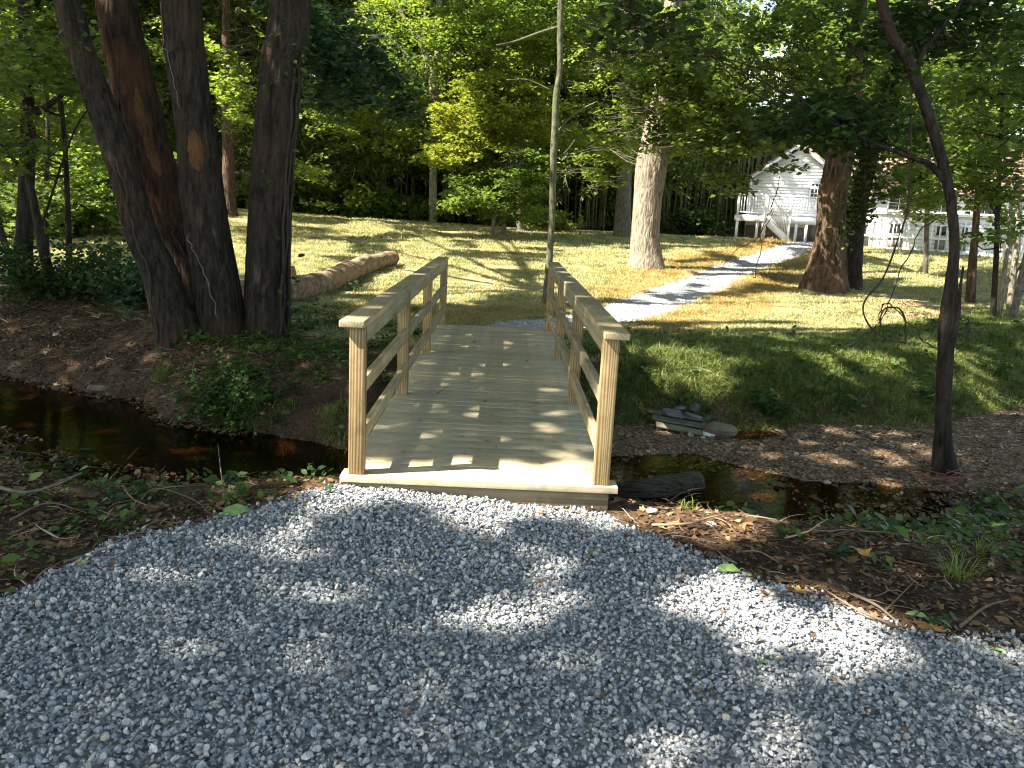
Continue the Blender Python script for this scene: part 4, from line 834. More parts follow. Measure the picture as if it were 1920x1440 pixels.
# bamboo: one mass nobody could count
def bamboo_spray(name, seed):
    rg = np.random.default_rng(seed); C = []; D = []
    for q in range(9):
        a = rg.uniform(0, 6.283); L = rg.uniform(.5, 1.1); d = np.array([math.cos(a), math.sin(a), .15])
        for t in np.linspace(.15, 1, 9):
            p = d*L*t+np.array([0, 0, -.75*L*t*t]); C.append(p+rg.normal(0, .05, 3)); D.append(d*.8+np.array([0, 0, -.9])+rg.normal(0, .35, 3))
    V, Fc = leaf_arrays(np.array(C), .26, 'blade', .7, .8, rg, np.array(D)); return variant(name, mesh_np(name, V, Fc, False, L_BAMBOO))
bs = [bamboo_spray('bamboo_spray_%s' % c, 200+q) for q, c in enumerate('abcde')]
n = 15500; x = rng.uniform(-22, 16, n); fr_ = 33.0+1.6*(fbm(x*.25, x*0, 5)-.5)*2-.12*np.clip(-x-3, 0, 14)+.0*x; y = fr_+rng.exponential(1.6, n).clip(0, 7)
hh = 8.5+3*fbm(x*.3, y*.3, 8); z = ground(x, y)+hh*rng.beta(1.6, 1.15, n)
gap = (z-ground(x, y) < 2.6) & (rng.random(n) < np.where((x > 3) & (x < 13), .93, np.where((x > -4.5) & (x < 0), .8, .35)))
gap |= (y > 35.5) & (x > 10.0); gap |= (fbm(x*.55, z*.45, 12) < .40) & (rng.random(n) < .9)
gap |= (x > 9.5) & (y < 35.5) 
x, y, z = x[~gap], y[~gap], z[~gap]; bulge = -1.3*(fbm(x*.35, z*.35, 19)-.3)
scatter('bamboo_grove', np.stack([x, y+bulge, z], -1), rnd_rot(len(x), .25), rng.uniform(.7, 1.5, len(x)), bs, 'dense green bamboo thicket walling the back of the glade')
mb = MB()
for q in range(420):
    x = rng.uniform(-15, 13); y = 33.6+rng.exponential(2.0); z0 = gz(x, y); top = rng.uniform(6, 10); a = rng.normal(0, .05, 2)
    add_tube(mb, np.array([[x, y, z0-.1], [x+a[0]*3, y+a[1]*3, z0+top*.5], [x+a[0]*10, y+a[1]*10, z0+top]]), [.03, .025, .012], 4)
obj('bamboo_culms', mb.mesh('bamboo_culms', m_flat('bamboo_culm', (.22, .24, .12), .5, .3, 3), True), kind='stuff', label='thin pale bamboo culms standing in the dark of the thicket')
n = 9000; x = rng.uniform(-24, 10.5, n); y = 36.8+rng.exponential(1.8, n).clip(0, 8); z = ground(x, y)+rng.uniform(.2, 6, n)
x2_ = rng.uniform(10, 44, n//2); y2_ = 42.5+rng.exponential(1.5, n//2).clip(0, 5); x = np.append(x, x2_); y = np.append(y, y2_); z = np.append(z, ground(x2_, y2_)+rng.uniform(.1, 6, n//2))
scatter('forest_undergrowth', np.stack([x, y, z], -1), rnd_rot(len(x), .3), rng.uniform(1.1, 1.9, len(x)), bs, 'dim leafy undergrowth deep in the wood behind the thicket')
# shrubs at the wood's edge
def shrub(x, y, r, h, n, mat, label, size=.12, kind='diamond', name='shrub', flat=.7):
    z0 = gz(x, y); root = thing(name, label, 'shrub', (x, y, z0)); mb = MB(); Cs = []
    for q in range(9):
        a = rng.uniform(0, 6.283); L, lr = limb((x, y, z0-.05), (math.cos(a)*.7, math.sin(a)*.7, 1), h*rng.uniform(.7, 1.1), .018*max(.6, h), 6, .2, 0); L[:, 0] = x+(L[:, 0]-x)*r/h*1.3; L[:, 1] = y+(L[:, 1]-y)*r/h*1.3
        add_tube(mb, L, lr, 4); Cs += list(L[1:])
    part('stems', mb.mesh('stems', BARK_DARK, True), root)
    Cs = np.vstack([Cs, np.stack([x+rng.normal(0, r*.5, 20), y+rng.normal(0, r*.5, 20), z0+h*rng.uniform(.1, .8, 20)], -1)])
    part('foliage', leaf_mesh('foliage', spray_pts(Cs, max(1, n//len(Cs)), r*.34, r*.12), size, mat, kind, flat, .3), root); return root
for args in [(-8.5, 30.5, 1.6, 2.0, 3000, L_MID, 'rounded green shrub at the foot of the bamboo, left end'), (-5.2, 31.2, 1.4, 1.5, 2600, L_LIME, 'bright low shrub at the foot of the bamboo'), (-2.6, 31.6, 1.0, 1.0, 1600, L_MID, 'small shrub below the forked tree'),
             (2.2, 29.3, 1.2, .9, 1800, L_LIME, 'pale weedy bush behind the far log'), (.4, 30.4, .9, 1.1, 1500, L_MID, 'dull bush under the low maple'), (-12.5, 22.5, 1.8, 2.4, 3600, L_LIME, 'sunlit bush left of the glade behind the leaning trunks'), (-10.4, 16.5, 1.3, 1.2, 2400, L_MID, 'bush beside the pale fallen trunk'),
             (9.0, 32.4, 1.3, 1.2, 1600, L_DEEP, 'dark bush under the trees left of the house')]: shrub(*args, size=.2)
shrub(-5.6, 7.6, 1.15, 1.05, 3600, L_DEEP, 'dark shrub on the bank left of the leaning trunks', .085)
shrub(-4.3, 7.2, .8, .8, 1800, L_TEAL, 'low dark bush tucked against the leaning trunks', .09)
shrub(12.2, 11.6, .8, .45, 900, L_DEEP, 'low dark undergrowth at the foot of the pale stems', .1)

# ================================================================== logs, brush, pallet, rocks
def log(label, P, r, mat, seed=0, seg=20, stubs=0, name='log', rings=40, splinter=False):
    Q = smooth_line(np.c_[np.array(P), r], rings); o0 = Q[0, :3].copy(); root = thing(name, label, 'log', tuple(o0))
    lump = .4 if splinter else 1.0; Q[:, 2] += .10*lump*Q[:, 3]*np.sin(np.arange(rings)*.9); Q[:, 3] *= 1+.18*lump*(fbm(np.arange(rings)*.35, np.zeros(rings)+seed, 4)-.5)*2; mb = MB(); add_tube(mb, Q[:, :3], Q[:, 3], seg, jit=.13*lump, ridge=.006, seed=seed); part('trunk', mb.mesh('trunk', mat, True), root)
    d = Q[1, :3]-Q[0, :3]; d /= np.linalg.norm(d)
    for s in range(stubs):
        k = int(rings*(.25+.6*s/max(1, stubs))); a = rng.uniform(.4, 1.6); dd = np.array([rng.normal(0, .3), rng.normal(0, .3), 1.0]); p = Q[k, :3]
        mb = MB(); add_tube(mb, np.array([p, p+dd*Q[k, 3]*1.1, p+dd*Q[k, 3]*1.6]), [Q[k, 3]*.45, Q[k, 3]*.35, Q[k, 3]*.2], 7, jit=.1); part('branch_stub', mb.mesh('branch_stub', mat, True), root)
    if splinter:
        e = Q[-1, :3]; mb = MB(); dd = Q[-1, :3]-Q[-3, :3]; dd /= np.linalg.norm(dd)
        add_tube(mb, np.array([e-dd*.1+[0, 0, -.05], e+dd*.05+[0, 0, -.055], e+dd*.13+[0, 0, -.045]]), [.02, .014, .003], 5); part('splinter', mb.mesh('splinter', mat, True), root)
    return root
p0 = ong(545, 566); p1 = ong(615, 545); p2 = ong(680, 516); p3 = ong(736, 497)
log('big barkless log lying on the lawn beside the straight dark trunk', [p0+[-.5, -.8, .15], p0+[0, 0, .17], p1+[0, 0, .17], p2+[0, 0, .18], p3+[0, 0, .16]], [.21, .20, .19, .175, .15], BARK_LOG, 3, 40, 1, rings=120)
p0 = ong(925, 432); p1 = ong(1010, 434); p2 = ong(1090, 429); p3 = ong(1152, 428)
log('long thin fallen log at the far edge of the lawn', [p0+[0, 0, .05], p1+[0, 0, .10], p2+[0, 0, .16], p3+[0, 0, .26]], [.05, .10, .15, .20], BARK_LOG, 5, 10, 2)
p0 = ong(-60, 425); p1 = ong(90, 432); p2 = ong(240, 446)
log('pale fallen trunk lying far off at the left edge', [p0+[0, 0, .35], p1+[0, 0, .25], p2+[0, 0, .12]], [.14, .12, .08], BARK_LOG, 7, 10, 1)
a = onz(1168, 922, WZ+.03); b = onz(1304, 905, WZ+.03)
log('waterlogged dark log half sunk in the creek beside the bridge', [a+[-.85, -.18, .0], a+[-.25, -.05, .0], a+[.2, .02, .02], b+[0, 0, .0]], [.015, .05, .095, .105], BARK_WET, 9, 18, 1, splinter=True)
a = ong(330, 918); b = ong(655, 938)
log('dark rotten log along the near edge of the creek, left of the bridge', [a+[-.9, -.05, -.05], a+[0, -.1, -.05], (a+b)/2+[0, -.05, -.03], b+[0, 0, -.03]], [.03, .05, .05, .04], BARK_WET, 11, 12, 0)
# brush pile
br = thing('brush_pile', 'heap of dry pale branches beyond the far log, left of the sunlit tree', 'brush pile', tuple(ong(1110, 424)))
c0 = np.array(br.location)
for q in range(60):
    a = rng.normal(0, 1, 3)*[1.5, .7, .22]+[0, .5, .25]; a[2] = abs(a[2]); d = rng.normal(0, 1, 3)*[1, .5, .28]; d = d/np.linalg.norm(d)*rng.uniform(.6, 1.5)
    mb = MB(); add_tube(mb, np.array([c0+a, c0+a+d*.5+rng.normal(0, .06, 3), c0+a+d]), [.022, .016, .006], 4); part('stick', mb.mesh('stick', BARK_LOG, True), br)
# pallet of grey slats
PALM = m_wood('weathered_slat', (.11, .11, .085), (.24, .235, .19), 'x', 1.0, (.06, .07, .045)); PALE_ = m_flat('pale_paint', (.62, .66, .68), .6, .1)
pc = onz(1276, 791, WZ+.075); pal = thing('wooden_pallet', 'old grey slatted pallet lying tilted at the foot of the far bank', 'pallet', tuple(pc), (R(7), R(6), R(-8)))
for j, (yy, xo, ln) in enumerate([(-.30, .03, .60), (-.10, .0, .62), (.12, -.04, .62), (.34, -.06, .60), (.52, -.05, .45)]):
    o = obj('slat', MB().box((-ln/2, -.062, -.009), (ln/2, .062, .009), jit=.004).mesh('slat', PALM, bevel=.003), pal, (xo, yy, .03+random.uniform(-.004, .004)), (0, 0, R(random.uniform(-1.5, 1.5))))
    if j == 0: e = obj('chipped_end', MB().box((ln/2-.115, -.064, -.011), (ln/2+.004, .064, .0125), jit=.006).mesh('chipped_end', PALE_), pal, (xo, yy, .034))
for yy in (-.22, .05, .28):
    pass
for xx in (-.24, 0, .25): obj('bearer', MB().box((-.02, -.34, -.06), (.02, .58, -.011+.03)).mesh('bearer', PALM, bevel=.003), pal, (xx, 0, 0))
SLATE = m_stone('slate', [(0, (.05, .055, .06)), (1, (.05, .055, .06))], .6, False); 
SLATE = m_flat('slate_grey', (.10, .105, .11), .6, .4, 9, .004); ROCKM = m_flat('mud_rock', (.14, .115, .085), .8, .35, 7, .006); ROCKP = m_flat('pale_rock', (.36, .32, .27), .8, .3, 9, .005)
def rock(label, p, size, mat, seed=0, rot=(0, 0, 0), cat='rock', npt=26, sub=True):
    rg = np.random.default_rng(seed+500); bm = bmesh.new(); P = rg.normal(0, 1, (npt, 3)); P /= np.linalg.norm(P, axis=1)[:, None]; P *= np.array(size)*.5*rg.uniform(.88, 1.05, (npt, 1))
    for q in P: bm.verts.new(q)
    r_ = bmesh.ops.convex_hull(bm, input=bm.verts[:]); bmesh.ops.delete(bm, geom=[x for x in r_['geom_unused'] if isinstance(x, bmesh.types.BMVert)], context='VERTS')
    bmesh.ops.bevel(bm, geom=bm.edges[:], offset=min(size)*.06, segments=2, affect='EDGES'); m = bpy.data.meshes.new('rock'); bm.to_mesh(m); bm.free(); m.materials.append(mat)
    return obj('rock', m, None, tuple(p), rot, label=label, category=cat)
rock('muddy rounded boulder right of the pallet', onz(1348, 806, WZ+.07), (.42, .34, .22), ROCKM, 1)
rock('flat slate slab leaning on the pallet top', onz(1262, 774, WZ+.19), (.30, .17, .05), SLATE, 2, (R(14), R(8), R(-20)))
rock('dark slate slab resting right on the pallet top', onz(1300, 779, WZ+.18), (.24, .15, .045), SLATE, 3, (R(8), R(12), R(15)))
rock('upright slate chip behind the pallet', onz(1302, 764, WZ+.22), (.16, .05, .12), SLATE, 4, (R(20), 0, R(-25)))
rock('small slate piece at the back left of the pallet', onz(1275, 765, WZ+.21), (.16, .11, .04), SLATE, 5, (R(5), R(-8), R(40)))
rock('flat pale stone at the water line under the leaf-covered bank', ong(188, 728)+[0, 0, .0], (.34, .16, .09), ROCKM, 6)
rock('small round stone on the bare left bank', ong(105, 628), (.10, .08, .07), ROCKP, 7)
rock('pale chunk of stone in sunlight right of the bridge foot', ong(1223, 964)+[0, 0, .02], (.085, .06, .05), ROCKP, 8)
rock('grey cobble half buried right of the bridge foot', ong(1330, 985), (.10, .08, .05), ROCKP, 9)
rock('grey stone by the root of the slim stream tree', ong(1745, 846), (.11, .09, .08), ROCKM, 10)
rock('knobbly stone on the leafy left bank', ong(312, 665), (.12, .09, .07), ROCKM, 11)
rock('wet stone below the green bush at the water', ong(540, 772), (.13, .09, .08), ROCKM, 12)

# ================================================================== the little white house
WALLW = m_flat('white_paint', (.78, .80, .82), .5, .03, 2); TRIM = m_flat('white_trim', (.82, .83, .84), .45, .02, 2)
GLASS = NT_('window_glass'); GLASS.col((.012, .014, .016)); GLASS.set(.06, .8); GLASS = GLASS.m
SHING = NT_('brown_shingle'); c_ = SHING.ramp(SHING.noise(SHING.pos(), 6, 4), [(.3, (.13, .085, .07)), (.7, (.30, .20, .17))]); SHING.col(c_); SHING.set(.9, .1); SHING = SHING.m
DARKM = m_flat('dark_void', (.03, .028, .026), .9, .2)
GREYP = m_flat('grey_panel', (.20, .20, .195), .8, .1); BLACK = m_flat('black_metal', (.02, .02, .02), .4, .1)
YH = 33.0
hl = at(1397, 436, YH); hr = at(1556, 455, YH); ZB = gz(hl[0]+1.5, YH)-.05
SC = depth(hl)/F_PX       # metres per photograph pixel at the house
hx0 = hl[0]; hw = hr[0]-hl[0]; eave = ZB+(436-322)*SC; peak = ZB+(436-262)*SC
house = thing('white_house', 'small white clapboard gabled house with a raised porch at the end of the path', 'house', (hx0, YH, ZB))
def hb(name, a, b, mat, root=None, bev=0):
    rr = root or house; return part(name, MB().box(a, b).mesh(name, mat, bevel=bev), rr)
# clapboards of the gable wall, each its own board, lapped
zb = ZB; nb = 0; bh = .135; mid = hx0+hw/2
while zb < peak-.06:
    if zb < eave: xa, xb = hx0, hx0+hw
    else: t = (zb-eave)/(peak-eave); xa, xb = hx0+hw/2*t, hx0+hw-hw/2*t
    zt = min(zb+bh, peak); tt = max(0, (zt-eave)/(peak-eave)); xa2, xb2 = hx0+hw/2*tt, hx0+hw-hw/2*tt
    V = np.array([[xa, YH-.026, zb], [xb, YH-.026, zb], [xb2, YH-.006, zt], [xa2, YH-.006, zt], [xa, YH+.05, zb], [xb, YH+.05, zb], [xb2, YH+.05, zt], [xa2, YH+.05, zt]])
    part('clapboard', mesh_np('clapboard', V, np.array([[0, 1, 2, 3], [4, 7, 6, 5], [0, 4, 5, 1], [3, 2, 6, 7], [0, 3, 7, 4], [1, 5, 6, 2]]), False, WALLW), house); zb += bh; nb += 1
V = np.array([[hx0+.02, YH+.051, ZB-.2], [hx0+hw-.02, YH+.051, ZB-.2], [hx0+hw-.02, YH+.051, eave], [mid, YH+.051, peak-.03], [hx0+.02, YH+.051, eave]]); V2 = V+[0, 8, 0]
part('wall', mesh_np('wall', np.vstack([V, V2]), [np.array([[0, 4, 3, 2, 1], [5, 6, 7, 8, 9]]), np.array([[0, 5, 9, 4], [1, 2, 7, 6]])], False, WALLW), house)
def slope(name, x0, z0, x1, z1, ya, yb, th=.10, mat=SHING, root=None):
    nrm_ = np.array([-(z1-z0), 0, x1-x0]); nrm_ = nrm_/np.linalg.norm(nrm_)*th; nrm_ = nrm_ if nrm_[2] > 0 else -nrm_
    A = [np.array([x0, ya, z0]), np.array([x1, ya, z1]), np.array([x1, yb, z1]), np.array([x0, yb, z0])]; V = np.array(A+[p+nrm_ for p in A])
    part(name, mesh_np(name, V, np.array([[0, 1, 2, 3], [4, 7, 6, 5], [0, 4, 5, 1], [1, 5, 6, 2], [2, 6, 7, 3], [3, 7, 4, 0]]), False, mat), root or house)
ov = .18; sl_ = (peak-eave)/(hw/2)
slope('roof', hx0-ov, eave-ov*sl_, mid-.001, peak, YH-.22, YH+8.2); slope('roof', mid+.001, peak, hx0+hw+ov, eave-ov*sl_, YH-.22, YH+8.2)
slope('rake_board', hx0-ov, eave-ov*sl_-.12, mid-.002, peak-.12, YH-.225, YH-.19, .115, TRIM); slope('rake_board', mid+.002, peak-.12, hx0+hw+ov, eave-ov*sl_-.12, YH-.225, YH-.19, .115, TRIM)
hb('corner_board', (hx0-.03, YH-.05, ZB-.1), (hx0+.07, YH-.027, eave-.02), TRIM); hb('corner_board', (hx0+hw-.07, YH-.05, ZB-.1), (hx0+hw+.03, YH-.027, eave-.02), TRIM)
hb('band_board', (hx0+.08, YH-.045, eave-.42), (hx0+hw-.08, YH-.028, eave-.32), TRIM)
def window(root, cx, z0, z1, w, y, nxp, nyp, name='window'):
    f = part(name, MB().box((cx-w/2-.07, y-.06, z0-.07), (cx-w/2, y-.02, z1+.07)).box((cx+w/2, y-.06, z0-.07), (cx+w/2+.07, y-.02, z1+.07)).box((cx-w/2, y-.06, z0-.07), (cx+w/2, y-.02, z0)).box((cx-w/2, y-.06, z1), (cx+w/2, y-.02, z1+.07)).mesh(name, TRIM), root)
    def sub(nm, a, b, mat):
        m = MB().box(a, b).mesh(nm, mat); m.transform(Matrix.Translation(-Vector(root.location))); obj(nm, m, f)
    for i in range(nxp):
        for j in range(nyp):
            xa = cx-w/2+w*i/nxp; za = z0+(z1-z0)*j/nyp; sub('pane', (xa+.012, y-.036, za+.012), (xa+w/nxp-.012, y-.03, za+(z1-z0)/nyp-.012), GLASS)
    mm = MB()
    for i in range(1, nxp): xa = cx-w/2+w*i/nxp; mm.box((xa-.013, y-.052, z0), (xa+.013, y-.028, z1))
    for j in range(1, nyp): za = z0+(z1-z0)*j/nyp; mm.box((cx-w/2, y-.050, za-.013), (cx+w/2, y-.026, za+.013))
    m = mm.mesh('muntin', TRIM); m.transform(Matrix.Translation(-Vector(root.location))); obj('muntin', m, f); return f
hX = lambda u: at(u, 400, YH)[0]
hZ = lambda u, v, y=YH: at(u, v, y)[2]
wz0, wz1 = hZ(1518, 373), hZ(1520, 346)
window(house, hX(1518), wz0, wz1, 17*SC, YH, 3, 3)
# porch light with two heads and a round gauge on the wall
lamp = part('wall_lamp', MB().box((hX(1536), YH-.12, hZ(1537, 348)), (hX(1541), YH-.03, hZ(1537, 343))).mesh('wall_lamp', BLACK), house)
mb = MB(); c = at(1529, 372, YH-.16); add_tube(mb, smooth_line([c+[-.07, 0, .05], c+[-.03, 0, -.03], c+[.05, 0, -.03], c+[.1, 0, .07], c+[.22, 0, .05]], 16), np.full(16, .028), 6); part('hose', mb.mesh('hose', BLACK, True), house)
# porch deck in front of the wall
YD = YH-1.5; dz = hZ(1425, 404, YD); dx0 = at(1399, 400, YD)[0]; dx1 = at(1570, 400, YD)[0]; rh = .82; sx = at(1452, 400, YD)[0]; sx1 = at(1494, 440, YD-.5)[0]
nb = 14
for i in range(nb): yy = YD+i*(1.44/nb); hb('deck_board', (dx0, yy, dz-.04), (dx1, yy+1.44/nb-.01, dz), TRIM)
hb('fascia', (dx0-.02, YD-.035, dz-.26), (dx1, YD-.003, dz-.01), TRIM); hb('fascia', (dx0-.055, YD-.03, dz-.26), (dx0-.022, YH-.07, dz-.01), TRIM)
for i, x in enumerate([dx0+.02, dx0+.85, sx-.12, at(1503, 430, YD)[0], at(1521, 430, YD)[0], dx1-.1]): hb('deck_post', (x, YD-.0, gz(x, YD)-.1), (x+.11, YD+.11, dz-.041), TRIM)
for x in (dx0+.02, sx-.12, at(1494, 400, YD)[0], dx1-.12): hb('rail_post', (x, YD, dz+.002), (x+.09, YD+.09, dz+rh+.06), TRIM)
hb('hand_rail', (dx0-.02, YD-.01, dz+rh), (sx-.13, YD+.085, dz+rh+.04), TRIM); hb('bottom_rail', (dx0, YD+.02, dz+.09), (sx-.13, YD+.06, dz+.13), TRIM)
x2 = at(1492, 400, YD)[0]; hb('hand_rail', (sx+.0, YD-.01, dz+rh), (dx1, YD+.085, dz+rh+.04), TRIM); hb('bottom_rail', (sx+.0, YD+.02, dz+.09), (dx1, YD+.06, dz+.13), TRIM)
x = dx0+.16
while x < dx1-.1:
    if abs(x-(sx-.07)) > .09: hb('baluster', (x, YD+.025, dz+.131), (x+.038, YD+.055, dz+rh-.001), TRIM)
    x += .115
yy = YD+.12
while yy < YH-.1: hb('baluster', (dx0-.0, yy, dz+.02), (dx0+.03, yy+.038, dz+rh-.001), TRIM); yy += .115
hb('hand_rail', (dx0-.03, YD+.09, dz+rh), (dx0+.06, YH-.05, dz+rh+.04), TRIM)
# stairs running down to the right in front of the deck
ns = 6; sy0, sy1 = YD-.95, YD-.04; zb_ = gz(sx1, YD-.5)+.02; run = (sx1-sx)/ns; rise = (dz-zb_)/(ns+1)
for i in range(ns): zt = dz-rise*(i+1); hb('tread', (sx+run*i, sy0+.04, zt-.04), (sx+run*(i+1)+.03, sy1, zt), TRIM)
def slant(name, x0, z0, x1, z1, y0, y1, h):
    V = np.array([[x0, y0, z0], [x1, y0, z1], [x1, y0, z1+h], [x0, y0, z0+h], [x0, y1, z0], [x1, y1, z1], [x1, y1, z1+h], [x0, y1, z0+h]])
    part(name, mesh_np(name, V, np.array([[0, 1, 2, 3], [4, 7, 6, 5], [0, 4, 5, 1], [3, 2, 6, 7], [0, 3, 7, 4], [1, 5, 6, 2]]), False, TRIM), house)
slant('stair_stringer', sx-.05, dz-.33, sx1+.02, zb_-.13, sy0, sy0+.035, .33)
slant('stair_rail', sx, dz+rh, sx1+.02, zb_+rise+rh-.02, sy0, sy0+.06, .06); slant('stair_rail', sx, dz+.06, sx1+.02, zb_+rise+.04, sy0+.01, sy0+.05, .04)
for i in range(13):
    t = (i+.6)/13.5; x = sx+(sx1-sx)*t; z0_ = dz+.10+(zb_+rise+.04-dz-.06)*t; hb('baluster', (x, sy0+.012, z0_), (x+.035, sy0+.045, z0_+rh-.1), TRIM)
hb('newel_post', (sx-.07, sy0-.03, dz-.9), (sx+.03, sy0+.07, dz+rh+.1), TRIM); hb('newel_post', (sx1+.0, sy0-.03, zb_-.12), (sx1+.10, sy0+.07, zb_+rise+rh+.04), TRIM)
hb('basement_door', (at(1508, 430, YH)[0], YH-.07, gz(13, YH)+.0), (at(1530, 430, YH)[0], YH-.03, dz-.30), GREYP)
hb('foundation', (hx0+.0, YH-.058, ZB-.1), (hx0+hw, YH-.0561+.03, dz-.42), GREYP)
# dark animal-sized bucket heap at the porch foot: low dark planter
# the main wing to the right with its brown roof facing the glade
YM = YH+1.2; mx0 = hx0+hw+.02; mx1 = at(1990, 420, YM)[0]
wing = thing('white_house_wing', 'white main wing of the house with a brown shingle roof behind the trees', 'house', (mx0, YM, ZB))
ez = ZB+(436-338)*SC; rz_ = ZB+(436-262)*SC+.4
zb = ZB
while zb < ez: part('clapboard', MB().box((mx0, YM-.02, zb+.003), (mx1, YM+.03, zb+.177)).mesh('clapboard', WALLW), wing); zb += .18
part('wall', MB().box((mx0, YM+.031, ZB-.2), (mx1, YM+6, ez)).mesh('wall', WALLW), wing)
ncr = 18
for i in range(ncr):
    t0, t1 = i/ncr, (i+1)/ncr; y0_, y1_ = YM-.35+3.4*t0, YM-.35+3.4*t1+.05; z0_, z1_ = ez+(rz_-ez)*t0, ez+(rz_-ez)*t1
    V = np.array([[mx0-.1, y0_, z0_+.03], [mx1, y0_, z0_+.03], [mx1, y1_, z1_+.012], [mx0-.1, y1_, z1_+.012], [mx0-.1, y0_, z0_-.02], [mx1, y0_, z0_-.02], [mx1, y1_, z1_-.02], [mx0-.1, y1_, z1_-.02]])
    part('shingle_course', mesh_np('shingle_course', V, np.array([[0, 1, 2, 3], [4, 7, 6, 5], [0, 4, 5, 1], [2, 6, 7, 3], [0, 3, 7, 4], [1, 5, 6, 2]]), False, SHING), wing)
for u in (1650, 1720, 1790, 1870): window(wing, at(u, 380, YM)[0], ZB+1.55, ZB+2.5, .8, YM-.02, 2, 3)
HA = R(-15); hm = Matrix.Rotation(HA, 4, 'Z'); wing.location = house.location+hm @ (wing.location-house.location); house.rotation_euler = wing.rotation_euler = (0, 0, HA)
# long white raised porch wall in front with window openings and pickets
YA, YB = 28.6, 25.4; A = at(1612, 463, YA); B = at(1935, 490, YB); A[2] = gz(A[0], A[1])-.05; L2 = math.hypot(B[0]-A[0], B[1]-A[1]); ang = math.atan2(B[1]-A[1], B[0]-A[0])
por = thing('white_porch', 'long low white porch wall with pickets and basement windows, right of the shaggy trunk', 'porch', tuple(A), (0, 0, ang)); PHt = (463-398)*depth(A)/F_PX*1.0
def pb(name, a, b, mat, root=por): return obj(name, MB().box(a, b).mesh(name, mat), root)
zz = 0
while zz < PHt-.1: pb('siding_board', (0, 0, zz-.0+.003), (L2, .05, zz+.157), WALLW); zz += .16
pb('wall', (0, .052, -.4), (L2, 1.6, PHt-.02), WALLW); pb('cap_board', (-.05, -.09, PHt), (L2, 1.65, PHt+.05), TRIM); pb('skirt_board', (0, -.035, -.1), (L2, -.002, .10), TRIM)
kx = lambda u: (at(u, 450, 27.5)[0]-A[0])/math.cos(ang)
for u, z0_, z1_, w in ((1618, .10, .80, .34), (1640, .10, .85, .50)): pb('dark_opening', (kx(u)-w/2, -.03, z0_), (kx(u)+w/2, -.004, z1_), GREYP)
for u, w in ((1688, .50), (1752, .34), (1784, .20), (1850, .4)):
    f = pb('window', (kx(u)-w/2-.05, -.045, .62), (kx(u)+w/2+.05, -.004, 1.06), TRIM)
    for s_ in (0, 1): obj('pane', MB().box((kx(u)-w/2+s_*w/2+.01, -.052, .67), (kx(u)+(s_)*w/2-.01, -.0455, 1.01)).mesh('pane', GLASS), f)
    pb('dark_opening', (kx(u)-w/2, -.03, .16), (kx(u)+w/2, -.004, .50), GREYP)
x = .05
while x < L2:
    pb('picket', (x, -.13, .06), (x+.04, -.10, PHt-.12), TRIM); x += .27
pb('picket_rail', (0, -.098, .5), (L2, -.065, .56), TRIM)
pb('end_post', (-.07, -.12, -.2), (.03, .0, PHt-.002), TRIM)

